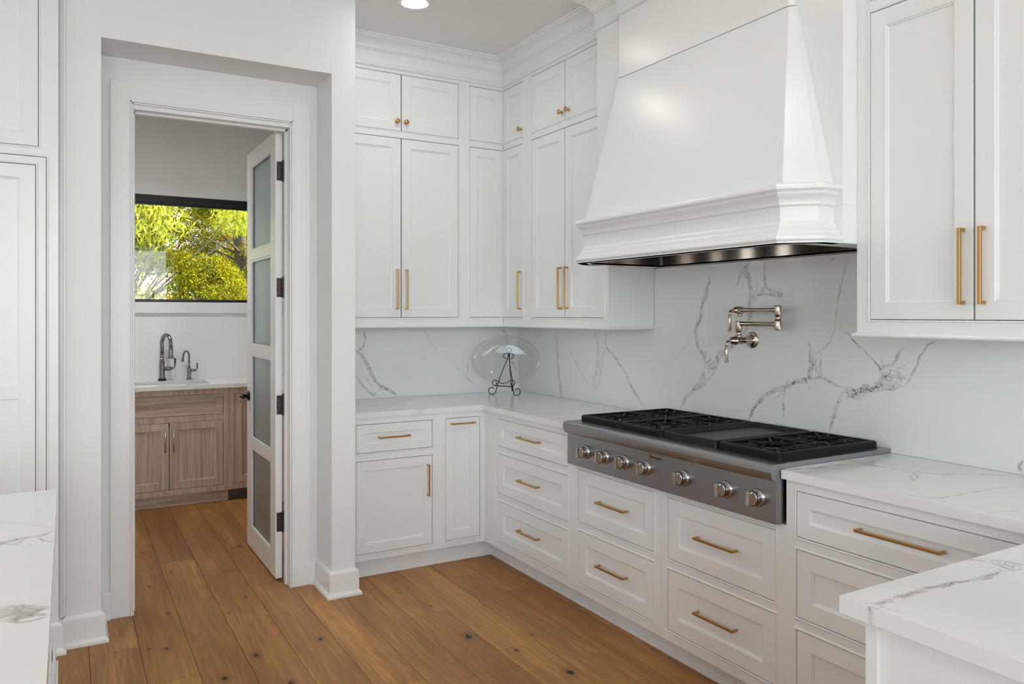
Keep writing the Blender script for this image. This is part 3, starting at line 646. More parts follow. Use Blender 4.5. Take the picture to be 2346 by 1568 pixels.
# ------------------------------------------------------------------ countertops and splash
CT = .914
o = slab('countertop', [(-1.464, -.001, -.654, -.001), (-.631, -.605, -1.5635, -.654), (-.605, -.001, -1.590, -.654)], CT, 2, .030, 'quartz_top', V_CTL, loc=(-.6, -.3, .884))
tag(o, 'L-shaped white veined stone countertop running through the corner up to the cooktop', 'countertop')
o = slab('countertop', [(-.628, -.600, -5.25, -2.850), (-.600, -.001, -5.25, -2.822)], CT, 2, .030, 'quartz_top', V_CTR, loc=(-.3, -3.9, .884))
tag(o, 'white veined stone countertop right of the cooktop along the wall', 'countertop')
o = slab('backsplash', [(-5.25, -2.9155, .9145, 1.3695), (-2.9155, -1.4525, .9145, 1.6995), (-1.4525, -.0005, .9145, 1.3695)], 0.0, 0, .020, 'quartz_splash', V_RW, loc=(0, -2.5, .9145))
tag(o, 'tall white stone backsplash with grey veins behind the cooktop and pot filler', 'backsplash')
o = slab('backsplash', [(-1.464, .0, .9145, 1.3695)], .0005, 1, .019, 'quartz_splash', V_BW, loc=(-.7, 0, .9145))
tag(o, 'short white veined backsplash left of the inner corner, under the left wall cabinets', 'backsplash')

# ------------------------------------------------------------------ wall cabinets
WU, WV = .310, .330      # face distance from range wall, corner wall
ZT1, ZT2 = (1.431, 2.513), (2.555, 2.899)
def ucar(F, t, u0, u1, w_): hollow(F, u0+.0005, .001, 1.386, u1-.0005, w_-.022, 2.92).build('carcass', 'cabinet_paint', t)
t = thing('wall_cabinet', (-1.03, -.16, 1.386), 'white wall cabinet of two tall doors and two small top doors, next to the column', 'cabinet')
cols = [(-1.398, -1.0155), (-1.0135, -.632)]
face_frame(FL, t, -1.463, -.593, 1.386, 2.925, [(-1.398, -.632, *ZT1), (-1.398, -.632, *ZT2)], WV); ucar(FL, t, -1.463, -.593, WV)
for i, (a, b) in enumerate(cols):
    d = shaker(FL, t, 'door', a, b, *ZT1, WV, .062); pull(FL, d, (-1.045, -.985)[i], 1.481, (-1.045, -.985)[i], 1.722, WV)
    d = shaker(FL, t, 'door', a, b, *ZT2, WV, .062); knob(FL, d, (-1.046, -.988)[i], 2.611, WV)
t = thing('wall_cabinet', (-.30, -.32, 1.386), 'white inner-corner wall cabinet whose narrow doors meet at the corner', 'cabinet')
def corner_frame(F, u0, u1, holes, w_): face_frame(F, t, u0, u1, 1.386, 2.925, holes, w_)
corner_frame(FL, -.593, -.3115, [(-.555, -.3125, *ZT1), (-.555, -.3125, *ZT2)], WV)
corner_frame(FR, .3315, .633, [(.3325, .585, *ZT1), (.3325, .585, *ZT2)], WU)
LP = [(-.592, -.308), (-.592, -.001), (-.001, -.001), (-.001, -.632), (-.288, -.632)]; m = M(); m.add([(x, y, 1.386) for x, y in LP]+[(x, y, 2.92) for x, y in LP], [(i, i+1, 6+i, 5+i) for i in range(4)]); m.add([(x, y, z) for z in (1.386, 2.92) for x, y in LP+[(-.288, -.308)]], [(0, 1, 2, 3, 4, 5), (6, 7, 8, 9, 10, 11)]); m.build('carcass', 'cabinet_paint', t)
for zz in (ZT1, ZT2):
    d = shaker(FL, t, 'door', -.555, -.3115, *zz, WV, .060)
    d = shaker(FR, t, 'door', .3315, .585, *zz, WU, .060)
    if zz is ZT1: pull(FR, d, .557, 1.481, .557, 1.720, WU)
    else: knob(FR, d, .562, 2.605, WU)
t = thing('wall_cabinet', (-.15, -1.043, 1.386), 'white wall cabinet of two tall and two small doors immediately left of the hood', 'cabinet')
face_frame(FR, t, .633, 1.4525, 1.386, 2.925, [(.683, 1.415, *ZT1), (.683, 1.415, *ZT2)], WU); ucar(FR, t, .633, 1.4525, WU)
for i, (a, b) in enumerate(((.683, 1.0425), (1.0445, 1.415))):
    d = shaker(FR, t, 'door', a, b, *ZT1, WU, .066); pull(FR, d, (1.012, 1.077)[i], 1.481, (1.012, 1.077)[i], 1.721, WU)
    d = shaker(FR, t, 'door', a, b, *ZT2, WU, .066); knob(FR, d, (1.018, 1.087)[i], 2.606, WU)
t = thing('wall_cabinet', (-.15, -3.33, 1.386), 'large white wall cabinet right of the hood with two brass-handled doors', 'cabinet')
face_frame(FR, t, 2.9155, 3.745, 1.386, 2.925, [(2.966, 3.692, *ZT1), (2.966, 3.692, *ZT2)], WU); ucar(FR, t, 2.9155, 3.745, WU)
for i, (a, b) in enumerate(((2.966, 3.3255), (3.3275, 3.692))):
    d = shaker(FR, t, 'door', a, b, *ZT1, WU, .066); pull(FR, d, (3.295, 3.358)[i], 1.482, (3.295, 3.358)[i], 1.723, WU, t=.011)
    d = shaker(FR, t, 'door', a, b, *ZT2, WU, .066); knob(FR, d, (3.295, 3.358)[i], 2.606, WU)
CROWN = [(0, 2.918), (.012, 2.921), (.018, 2.928), (.018, 2.936), (.013, 2.941), (.008, 2.944), (.008, 3.010), (.014, 3.012), (.018, 3.018), (.024, 3.020), (.027, 3.026), (.030, 3.036),
         (.038, 3.050), (.050, 3.061), (.064, 3.068), (.074, 3.070), (.076, 3.077), (.084, 3.079), (.091, 3.083), (.093, 3.0895), (0, 3.0895)]
m = M(); m.sweep([(-1.464, -.33), (-.31, -.33), (-.31, -1.453), (-.3855, -1.453), (-.3855, -1.668), (-.412, -1.668), (-.412, -2.702), (-.3855, -2.702), (-.3855, -2.915), (-.31, -2.915), (-.31, -5.25)], CROWN)
struct(m, 'trim_5', 'cabinet_paint')
RAIL = [(-.02, 1.386), (.004, 1.386), (.010, 1.383), (.013, 1.378), (.012, 1.373), (.008, 1.370), (-.02, 1.370)]
m = M(); m.sweep([(-1.464, -.33), (-.31, -.33), (-.31, -1.453), (-.002, -1.453)], RAIL); struct(m, 'trim_6', 'cabinet_paint')
m = M(); m.sweep([(-.002, -2.915), (-.31, -2.915), (-.31, -3.745)], RAIL); struct(m, 'trim_7', 'cabinet_paint')

# ------------------------------------------------------------------ range hood
h = thing('range_hood', (-.3, -2.184, 1.70), 'large white tapered range hood with moulded mantel and steel liner', 'range hood')
m = M(); m.box(-.385, -2.9145, 1.84, -.001, -1.4535, 3.085); m.box(-.385, -1.53, 1.703, -.001, -1.4535, 1.84); m.box(-.385, -2.9145, 1.703, -.001, -2.838, 1.84)
m.box(-.024, -2.838, 1.703, -.001, -1.53, 1.84); m.build('surround', 'cabinet_paint', h, bevel=.002)
m = M(); CH = [(-.384, -1.657), (-.396, -1.657), (-.411, -1.672), (-.411, -2.699), (-.396, -2.714), (-.384, -2.714)]
m.prism(CH, 2.6135, 3.085); m.prism([(x+.012, -2.1855+(y+2.1855)*.975) for x, y in CH], 2.600, 2.6135); m.build('chimney', 'cabinet_paint', h)
ct = [(-.384, -1.654), (-.397, -1.654), (-.413, -1.670), (-.413, -2.701), (-.397, -2.717), (-.384, -2.717)]
cb = [(-.384, -1.495), (-.460, -1.495), (-.550, -1.581), (-.550, -2.789), (-.460, -2.874), (-.384, -2.874)]
m = M(); m.prism(cb, 1.914, 2.608, ct); m.build('canopy', 'cabinet_paint', h)
band = [(-.384, -2.875), (-.467, -2.875), (-.557, -2.785), (-.557, -1.583), (-.467, -1.493), (-.384, -1.493)][::-1]
MP = [(-.008, 1.916), (.004, 1.916), (.030, 1.914), (.038, 1.909), (.041, 1.902), (.041, 1.893), (.034, 1.888), (.030, 1.884), (.0275, 1.884), (.0275, 1.880), (.031, 1.878), (.027, 1.872), (.019, 1.866), (.013, 1.858), (.010, 1.849), (.010, 1.841), (.006, 1.837), (0, 1.835),
      (0, 1.782), (.003, 1.777), (.008, 1.776), (.010, 1.770), (.011, 1.762), (.016, 1.754), (.023, 1.750), (.024, 1.745), (.026, 1.738), (.032, 1.731), (.039, 1.727), (.042, 1.721), (.042, 1.715), (.038, 1.710), (.034, 1.709), (.034, 1.7022), (-.008, 1.7022)]
m = M(); m.sweep(band[::-1] if False else band, MP)
mm = m.build('mantel', 'cabinet_paint', h)
out = [(-.001, -1.4535), (-.385, -1.4535), (-.482, -1.459), (-.591, -1.567), (-.591, -2.801), (-.482, -2.909), (-.385, -2.9145), (-.001, -2.9145)]
inn = [(-.031, -1.545), (-.385, -1.545), (-.497, -1.545), (-.547, -1.600), (-.547, -2.768), (-.497, -2.822), (-.385, -2.822), (-.031, -2.822)]
m = M(); m.ring([(x, y, 1.7022) for x, y in out], [(x, y, 1.7022) for x, y in inn], 0); m.ring([(x, y, 1.7022) for x, y in inn], [(x, y, 1.710) for x, y in inn], 0)
m.build('soffit', 'cabinet_paint', h)
m = M(); m.ring([(x, y, 1.7025) for x, y in inn], [(x, y, 1.835) for x, y in inn], 0); m.add([(x, y, 1.835) for x, y in inn], [tuple(range(8))])
ins2 = [(x*.985, -2.184+(y+2.184)*.993) for x, y in inn]; m.ring([(x, y, 1.7025) for x, y in inn], [(x, y, 1.7010) for x, y in ins2], 0)
lin = m.build('liner', 'liner_steel', h)
for i in range(3):
    b = M(); y0 = -1.62-i*.385
    for k in range(8): b.box(-.44+k*.048, y0-.36, 1.815, -.44+k*.048+.034, y0, 1.826)
    b.build('baffle_filter', 'liner_steel', lin)
for yl in (-1.66, -1.91, -2.458, -2.708):
    b = M(); b.box(-.546, yl-.034, 1.716, -.540, yl+.034, 1.815); b.build('hood_lamp', 'hood_lens', lin, bevel=.002)
b = M(); b.box(-.036, -1.551, 1.703, -.031, -1.5455, 1.83); b.lathe((-.0345, -1.556, 1.745), (-1, 0, 0), [(.004, 0), (.004, .003), (.002, .004)], 10); b.lathe((-.04, -1.5455, 1.745), (0, -1, 0), [(.004, 0), (.004, .003), (.002, .004)], 10)
b.build('screw', 'brushed_steel', lin)

# ------------------------------------------------------------------ pot filler
t = thing('pot_filler', (0, -2.145, 1.33), 'brushed nickel double-jointed pot filler mounted on the veined backsplash', 'faucet')
yc, zc = -2.145, 1.331
m = M(); m.lathe((0, yc, zc), (-1, 0, 0), [(.037, 0), (.038, .002), (.037, .006), (.033, .008), (.020, .009), (.018, .013), (.0155, .016), (.0155, .075), (.018, .077), (.0185, .110), (.021, .112), (.021, .116), (.0185, .118), (.0175, .132), (.012, .138), (.009, .142), (.009, .148)], 28)
m.build('wall_valve', 'nickel', t, smooth=True)
def lever(z, x): 
    m = M(); m.tube([(x+.004, yc, z), (x-.008, yc, z), (x-.016, yc, z-.004), (x-.020, yc, z-.012), (x-.021, yc, z-.022)], [.0075, .0075, .0073, .0068, .0062], 12)
    m.lathe((x-.021, yc, z-.020), (0, 0, -1), [(.0062, 0), (.0078, .001), (.0078, .004), (.0068, .006), (.0072, .020), (.0088, .068), (.0105, .070), (.0105, .074), (.006, .076)], 16)
    m.build('lever', 'nickel', t, smooth=True)
lever(zc-.004, -.146)
m = M(); xr = -.090
m.lathe((xr, yc, zc+.012), (0, 0, 1), [(.0145, 0), (.0145, .012), (.0135, .013), (.0135, .026), (.0150, .028), (.0165, .030), (.0165, .072), (.0155, .076), (.004, .077)], 24)
m.build('riser', 'nickel', t, smooth=True)
ye = -2.372
m = M(); m.tube([(xr, yc-.010, 1.408), (xr, yc-.022, 1.408), (xr, yc-.023, 1.408), (xr, ye+.028, 1.408), (xr, ye+.026, 1.408), (xr, ye+.010, 1.408)], [.0115, .0115, .0095, .0095, .0115, .0115], 16)
m.build('lower_arm', 'nickel', t, smooth=True)
m = M(); m.lathe((xr, ye, 1.381), (0, 0, 1), [(.004, 0), (.0165, .001), (.0175, .004), (.0175, .040), (.0165, .043), (.0145, .044), (.0145, .064), (.0165, .065), (.0175, .067), (.0170, .105), (.0160, .108), (.004, .109)], 24)
m.build('elbow_joint', 'nickel', t, smooth=True)
m = M(); m.tube([(xr, ye+.010, 1.470), (xr, ye+.026, 1.470), (xr, ye+.028, 1.470), (xr, yc-.030, 1.470), (xr, yc-.026, 1.470), (xr, yc-.010, 1.470)], [.0115, .0115, .0098, .0098, .0115, .012], 16)
m.build('upper_arm', 'nickel', t, smooth=True)
m = M(); m.lathe((xr+.026, yc-.004, 1.470), (-1, 0, 0), [(.006, 0), (.013, .002), (.0175, .010), (.0185, .016), (.0185, .034), (.0165, .038), (.0155, .050), (.013, .056), (.009, .060), (.008, .066)], 24)
m.lathe((xr, yc-.006, 1.462), (0, 0, -1), [(.009, 0), (.009, .010), (.011, .013), (.011, .019), (.009, .021)], 20)
m.build('spout_valve', 'nickel', t, smooth=True)
lever(1.467, -.126)

# ------------------------------------------------------------------ cooktop
t = thing('gas_cooktop', (-.35, -2.205, .914), 'wide stainless steel gas cooktop with black grates, griddle and seven knobs', 'cooktop')
Y0, Y1 = -1.5665, -2.846
m = M(); m.box(-.640, Y1+.003, .726, -.6135, Y0-.003, .905); m.box(-.600, Y1+.030, .905, -.002, Y0-.030, .9145); m.build('body', 'black_enamel', t)
m = M(); m.box(-.646, Y1, .7245, -.638, Y0, .874); fp = m.build('front_panel', 'brushed_steel', t, bevel=.0015)
m = M(); m.box(-.638, Y1-.001, .7245, -.6115, Y1+.002, .905); m.build('side_panel', 'brushed_steel', t, bevel=.001); m = M(); m.box(-.638, Y0-.002, .7245, -.6115, Y0+.001, .905); m.build('side_panel', 'brushed_steel', t, bevel=.001)
prof = [(-.600, .9325), (-.652, .9325), (-.662, .9305), (-.668, .926), (-.672, .917), (-.673, .905), (-.671, .893), (-.666, .882), (-.657, .875), (-.640, .873), (-.640, .905), (-.600, .905)]
m = M(); n = len(prof); m.add([(x, Y0, z) for x, z in prof]+[(x, Y1, z) for x, z in prof], [tuple(range(n)), tuple(range(n, 2*n))]+[(i, (i+1) % n, n+(i+1) % n, n+i) for i in range(n)])
m.build('bullnose', 'brushed_steel', t)
m = M(); m.box(-.600, Y1+.005, .9150, -.004, Y1+.034, .9325); m.box(-.600, Y0-.034, .9150, -.004, Y0-.005, .9325); m.box(-.034, Y1+.034, .9150, -.004, Y0-.034, .9325)
m.box(-.600, Y1+.034, .916, -.585, Y0-.034, .9325); m.build('rim', 'brushed_steel', t, bevel=.0012)
m = M(); m.box(-.585, Y1+.034, .9165, -.034, Y0-.034, .922); m.build('burner_pan', 'black_enamel', t)
GT = .9605
def bar(m, a, b, wdt, z0, z1, zb0=None):
    a = Vector((*a, 0)); b = Vector((*b, 0)); d = (b-a).normalized(); n_ = Vector((-d.y, d.x, 0))*wdt/2; zb0 = z0 if zb0 is None else zb0
    m.add([a-n_+Vector((0, 0, z0)), a+n_+Vector((0, 0, z0)), b+n_+Vector((0, 0, zb0)), b-n_+Vector((0, 0, zb0)), a-n_*.7+Vector((0, 0, z1)), a+n_*.7+Vector((0, 0, z1)), b+n_*.7+Vector((0, 0, z1)), b-n_*.7+Vector((0, 0, z1))],
          [(0, 1, 2, 3), (4, 5, 6, 7), (0, 1, 5, 4), (1, 2, 6, 5), (2, 3, 7, 6), (3, 0, 4, 7)])
def rounded(x0, y0, x1, y1, r, n=4):
    P = []
    for cx, cy, a0 in ((x1-r, y1-r, 0), (x0+r, y1-r, 90), (x0+r, y0+r, 180), (x1-r, y0+r, 270)):
        P += [(cx+r*math.cos(math.radians(a0+90*i/n)), cy+r*math.sin(math.radians(a0+90*i/n))) for i in range(n+1)]
    return P
XB0, XB1 = -.592, -.042
def grate(ya, yb):
    x0, x1 = XB0, XB1; y0, y1 = min(ya, yb), max(ya, yb)
    O = rounded(x0, y0, x1, y1, .018); I2 = rounded(x0+.020, y0+.018, x1-.020, y1-.018, .006)
    m = M()
    def lp(P, z): return [(x, y, z) for x, y in P]
    Oo = rounded(x0-.003, y0-.001, x1+.003, y1+.001, .019)
    m.ring(lp(Oo, .932), lp(Oo, GT-.006), 0); m.ring(lp(Oo, GT-.006), lp(rounded(x0+.004, y0+.004, x1-.004, y1-.004, .016), GT), 0)
    m.ring(lp(rounded(x0+.004, y0+.004, x1-.004, y1-.004, .016), GT), lp(I2, GT), 0); m.ring(lp(I2, GT), lp(I2, .945), 0); m.ring(lp(I2, .945), lp(Oo, .932), 0)
    g = m.build('grate', 'cast_iron', t)
    xm = (x0+x1)/2; ymid = (y0+y1)/2; f = M()
    bar(f, (xm, y0+.01), (xm, y1-.01), .014, .938, GT)
    for xa, xb in ((x0, xm), (xm, x1)):
        cx, cy = (xa+xb)/2, ymid
        for px, py, q in ((xa+.008, cy, .045), (xb-.004, cy, .045), (cx, y0+.008, .045), (cx, y1-.008, .045), (xa+.012, y0+.012, .056), (xa+.012, y1-.012, .056), (xb-.006, y0+.012, .056), (xb-.006, y1-.012, .056),
                          (xa+.008, cy-.062, .085), (xa+.008, cy+.062, .085), (xb-.004, cy-.062, .085), (xb-.004, cy+.062, .085)):
            v = Vector((cx-px, cy-py)); L = v.length; e = Vector((px, py))+v*((L-q)/L); bar(f, (px, py), (e.x, e.y), .0105, .940, GT-.002, .946)
        for k in range(4):      # curved ring pieces between the fingers
            a0 = k*90+12; pts = [(cx+.088*math.cos(math.radians(a0+66*i/6)), cy+.088*math.sin(math.radians(a0+66*i/6))) for i in range(7)]
            for p, q in zip(pts[:-1], pts[1:]): bar(f, p, q, .010, .944, GT-.003)
    f.build('grate_finger', 'cast_iron', g)
    for xa, xb in ((x0, xm), (xm, x1)):
        cx, cy = (xa+xb)/2, ymid; b = M(); star = []
        for k in range(10):
            a = PI*k/5; r = .062 if k % 2 == 0 else .030; star.append((cx+r*math.cos(a), cy+r*math.sin(a)))
        b.prism(star, .922, .938); bo = b.build('burner', 'black_enamel', t, bevel=.003)
        c = M(); c.prism([(cx+(x-cx)*.86, cy+(y-cy)*.86) for x, y in star], .938, .9445); c.build('burner_cap', 'cast_iron', bo, bevel=.002)
    for px, py in ((x0+.03, y0+.02), (x0+.03, y1-.02), (x1-.03, y0+.02), (x1-.03, y1-.02)):
        s = M(); s.box(px-.010, py-.008, .922, px+.010, py+.008, .940); s.build('foot', 'cast_iron', g)
grate(-1.601, -1.898); grate(-1.902, -2.193); grate(-2.514, -2.814)
m = M(); ya, yb = -2.504, -2.199; x0, x1 = XB0, XB1
A = rounded(x0, ya, x1, yb, .012); B_ = rounded(x0+.010, ya+.008, x1-.010, yb-.008, .008); C_ = rounded(x0+.026, ya+.014, x1-.018, yb-.014, .006)
lp = lambda P, z: [(x, y, z) for x, y in P]
m.ring(lp(A, .926), lp(A, .958), 0); m.ring(lp(A, .958), lp(B_, .962), 0); m.ring(lp(B_, .962), lp(C_, .944), 0); k = len(C_); m.add(lp(C_, .944), [tuple(range(k))])
m.build('griddle', 'griddle_iron', t)
for yk in (-1.722, -1.868, -2.012, -2.155, -2.386, -2.614, -2.764):
    m = M(); o = (-.646, yk, .803)
    m.lathe(o, (-1, 0, 0), [(.033, 0), (.033, .003), (.029, .007), (.027, .010)], 32); b = m.build('knob_bezel', 'knob_steel', t, smooth=True)
    m = M(); m.lathe((-.655, yk, .803), (-1, 0, 0), [(.0265, 0), (.0265, .020), (.0250, .0225), (.0245, .0225)], 36); k_ = m.build('knob', 'knob_steel', t, smooth=True)
    m = M(); m.lathe((-.6775, yk, .803), (-1, 0, 0), [(.0248, -.001), (.0248, .0012), (.0225, .0022)], 36); m.build('knob_face', 'knob_steel', k_)
    m = M(); m.box(-.701, yk-.0065, .803-.0255, -.678, yk+.0065, .803+.0255); m.build('knob_grip', 'knob_steel', k_, bevel=.003)
    m = M(); m.lathe((-.6765, yk, .803), (-1, 0, 0), [(.0272, -.0012), (.0272, .0008)], 36); m.build('knob_ring', 'black_enamel', k_)
for yk in (-1.790, ):
    m = M(); m.lathe((-.646, yk, .800), (-1, 0, 0), [(.004, 0), (.004, .003), (.0025, .005)], 12); m.build('igniter_button', 'black_enamel', t)
m = M(); m.box(-.6485, -2.262, .8435, -.6460, -2.172, .8680); bd = m.build('badge', 'knob_steel', t, bevel=.0006)
def text(s, loc, rot, size, material, parent, extr=.0004, sx=1.0):
    c = bpy.data.curves.new('lettering', 'FONT'); c.body = s; c.size = size; c.extrude = extr; c.align_x = 'CENTER'; c.align_y = 'CENTER'; c.shear = .15
    o = bpy.data.objects.new('lettering_tmp', c); COL.objects.link(o); bpy.context.view_layer.update()
    me = bpy.data.meshes.new_from_object(o.evaluated_get(bpy.context.evaluated_depsgraph_get())); bpy.data.objects.remove(o)
    me.materials.clear(); me.materials.append(MT[material])
    base = ROOT[parent.name]; me.transform(Matrix.Translation(Vector(loc)-base) @ rot @ Matrix.Diagonal((sx, 1, 1, 1)))
    q = bpy.data.objects.new('lettering', me); COL.objects.link(q); q.parent = parent; ROOT[q.name] = base; return q
ROT = Matrix(((0, 0, -1, 0), (-1, 0, 0, 0), (0, 1, 0, 0), (0, 0, 0, 1)))
text('Thermador', (-.6489, -2.217, .8556), ROT, .0165, 'black_enamel', bd)

# ------------------------------------------------------------------ easel and glass platter
E0 = Vector((-.232, -.235, .914)); e1 = Vector((.70, -.714, 0)).normalized(); e2 = Vector((.714, .70, 0)).normalized()
def EP(px, py, back=0.0):      # drawing units of 0.347 mm
    s = (px-955)*.000347; z = (1372-py)*.000347
    return E0+e1*s+Vector((0, 0, z+.0035))+e2*(back+max(0, z)*.22)
t = thing('plate_easel', tuple(E0), 'black wrought iron scroll easel standing in the counter corner', 'easel')
def scroll(cx, cy, r0, r1, a0, a1, n=22, back=0.0):
    return [EP(cx+(r0+(r1-r0)*i/n)*math.cos(math.radians(a0+(a1-a0)*i/n)), cy-(r0+(r1-r0)*i/n)*math.sin(math.radians(a0+(a1-a0)*i/n)), back) for i in range(n+1)]
def iron(name, pts, r=.0028): m = M(); m.tube(pts, r, 8); return m.build(name, 'black_iron', t, smooth=True)
iron('leg', [EP(950, 580), EP(935, 690), EP(860, 900), EP(795, 1090), EP(760, 1230)]+scroll(660, 1300, 85, 45, -30, -330, 26)[0:27])
iron('leg', [EP(955, 580), EP(965, 690), EP(1010, 900), EP(1055, 1090), EP(1075, 1220)]+scroll(1165, 1310, 78, 45, 210, 510, 26))
m = M(); m.tube([EP(965, 570), EP(968, 900, .035), EP(975, 1230, .095), EP(982, 1330, .11)], [.003, .003, .003, .0045], 8); m.build('rear_leg', 'black_iron', t, smooth=True)
iron('finial', scroll(955, 545, 50, 42, 330, 600)[::-1][0:1]+scroll(955, 540, 50, 50, -30, 250)+[EP(935, 570), EP(965, 545)])
iron('side_scroll', scroll(905, 640, 52, 52, 20, 275)[::1]); iron('side_scroll', scroll(1000, 640, 52, 52, 160, -85))
iron('shelf_bar', [EP(735, 1208, -.012), EP(1100, 1218, -.012)], .0032)
iron('cross_scroll', scroll(725, 1160, 30, 60, 400, 90, 24, -.014)+[EP(790, 1125, -.014), EP(850, 1158, -.014), EP(900, 1163, -.014), EP(960, 1145, -.014), EP(1020, 1110, -.014)]+scroll(1070, 1155, 58, 28, 90, -210, 24, -.014))
# platter
pm = M(); prof = [(0.0, .0), (.60, .0), (.74, .004), (.88, .016), (1.0, .022), (1.0, .026), (.88, .021), (.74, .009), (.60, .005), (0.0, .005)]
nz = Vector((-.714, -.70, .18)).normalized(); upv = (Vector((0, 0, 1))-nz*nz.z).normalized(); C0 = E0+Vector((0, 0, .228))+e2*.030+e1*(-.010)
nn = 72; V = []; Fs = []
for j, (r, hgt) in enumerate(prof):
    for k in range(nn):
        a = 2*PI*k/nn; V.append(C0+e1*(.240*max(r, .001)*math.cos(a))+upv*(.162*max(r, .001)*math.sin(a))+nz*hgt)
for j in range(len(prof)-1):
    for k in range(nn): Fs.append((j*nn+k, j*nn+(k+1) % nn, (j+1)*nn+(k+1) % nn, (j+1)*nn+k))
pm.add(V, Fs); o = pm.build('glass_platter', 'clear_glass', loc=tuple(C0), smooth=2)
bm = bmesh.new(); bm.from_mesh(o.data); bmesh.ops.remove_doubles(bm, verts=bm.verts[:], dist=.0008); bmesh.ops.recalc_face_normals(bm, faces=bm.faces[:]); bm.to_mesh(o.data); bm.free()
tag(o, 'oval clear glass platter leaning on the black easel in the corner', 'platter')

# ------------------------------------------------------------------ peninsula (near right) and island (near left)
o = slab('countertop', [(-1.486, -.6285, -5.25, -3.727)], CT, 2, .032, 'quartz_top', V_PEN, step=.012, loc=(-1.05, -4.9, .882))
tag(o, 'pale veined stone countertop of the near peninsula at the lower right', 'countertop')
t = thing('peninsula_cabinet', (-1.03, -4.9, 0), 'white panelled peninsula cabinet under the near right countertop', 'cabinet')
m = M(); m.box(-1.452, -5.2, 0, -.64, -3.775, .881); m.build('carcass', 'cabinet_paint', t)
m = M(); m.box(-1.4625, -3.790, 0, -1.452, -3.765, .881); m.box(-1.452, -3.775, 0, -.64, -3.765, .881); m.build('corner_stile', 'cabinet_paint', t, bevel=.001)
o = slab('countertop', [(-3.9, -2.787, -4.4, -1.943)], CT, 2, .032, 'quartz_top', V_ISL, step=.014, loc=(-3.4, -3.8, .882))
tag(o, 'white stone island countertop with broad grey veins at the lower left', 'countertop')
t = thing('island_cabinet', (-3.4, -3.8, 0), 'white kitchen island body below the lower left stone top', 'cabinet')
m = M(); m.box(-3.86, -4.36, 0, -2.835, -1.99, .881); m.build('carcass', 'cabinet_paint', t)
m = M(); m.box(-2.835, -2.08, .0, -2.7995, -1.995, .462); m.box(-2.7975, -2.08, .0, -2.7900, -1.995, .462); m.box(-2.7995, -2.08, .0, -2.7975, -2.0, .44); m.box(-2.7900, -2.09, 0, -2.7840, -1.985, .405)
m.build('corner_foot', 'cabinet_paint', t, bevel=.002)

# ------------------------------------------------------------------ tall cabinet at far left
t = thing('tall_cabinet', (-3.3, -.6, 0), 'tall white panelled cabinet with dark reveal at the far left edge', 'cabinet')
WT = .865
face_frame(FL, t, -3.82, -2.792, 0.0, 3.085, [(-3.78, -2.8645, 2.160, 3.00), (-3.78, -2.836, .12, 2.119)], WT)
m = M(); m.fbox(FL, -3.82, .31, 0, -2.794, WT-.03, 3.08); m.build('carcass', 'dark_gap', t)
d = shaker(FL, t, 'door', -3.317, -2.8645, 2.160, 3.00, WT, .062)
d = shaker(FL, t, 'door', -3.78, -3.320, 2.160, 3.00, WT, .062)
m = M(); u0, u1, z0, z1 = -3.778, -2.8385, .122, 2.1165
face = face_frame(FL, t, u0, u1, z0, z1, [(u0+.035, -2.8745, z0+.035, 2.083)], WT, name='appliance_panel')
d = shaker(FL, t, 'door', u0+.035, -2.8745, z0+.035, 2.083, WT, .064)
m = M(); m.fbox(FL, u0+.09, WT-.012, 1.096, -2.93, WT-.001, 1.150); m.build('mid_rail', 'cabinet_paint', d, bevel=.002)
m = M(); m.sweep([(-3.82, -WT), (-2.792, -WT), (-2.792, -.80)], BASE); m.build('base_moulding', 'cabinet_paint', t)

# ------------------------------------------------------------------ pantry
WP = -1.600
P1 = thing('pantry_cabinet', (-2.1, 1.9, 0), 'stained oak sink cabinet with two doors under the pantry window', 'cabinet')
face_frame(FL, P1, -2.53, -1.671, .089, .884, [(-2.486, -1.711, .681, .839), (-2.486, -1.711, .131, .636)], WP, material='oak_vertical', bead=False)
m = M(); m.fbox(FL, -2.53, -2.18, .089, -1.672, WP-.024, .60); m.build('carcass', 'oak_vertical', P1); toe(FL, P1, -2.53, -1.671, WP-.030, .089, 'oak_horizontal')
shaker(FL, P1, 'drawer', -2.486, -1.711, .681, .839, WP, .062, 'oak_horizontal')
for i, (a, b) in enumerate(((-2.486, -2.0985), (-2.0965, -1.711))):
    d = shaker(FL, P1, 'door', a, b, .131, .636, WP, .062, 'oak_vertical')
    u = (-2.126, -2.068)[i]; m = M(); m.lathe(FL(u, WP+.028, .417), (0, 0, 1), [(.0055, 0), (.006, .001), (.006, .168), (.0055, .169)], 12)
    for z in (.435, .569): m.tube([FL(u, WP, z), FL(u, WP+.028, z)], .004, 8)
    m.build('handle', 'knob_steel', d, smooth=True)
P2 = thing('pantry_cabinet', (-1.3, 1.9, 0), 'stained oak single-door cabinet in the pantry, half behind the open glass door', 'cabinet')
face_frame(FL, P2, -1.670, -.931, .089, .884, [(-1.630, -.985, .134, .832)], WP, material='oak_vertical', bead=False)
m = M(); m.fbox(FL, -1.669, -2.18, .089, -.932, WP-.024, .880); m.build('carcass', 'oak_vertical', P2); toe(FL, P2, -1.670, -.931, WP-.060, .089, 'charcoal_panel', False)
shaker(FL, P2, 'door', -1.630, -.985, .134, .832, WP, .062, 'oak_vertical')
P0 = thing('pantry_cabinet', (-3.1, 1.9, 0), 'stained oak cabinet at the hidden left end of the pantry counter', 'cabinet')
face_frame(FL, P0, -3.60, -2.531, .089, .884, [(-3.56, -2.575, .134, .832)], WP, material='oak_vertical', bead=False)
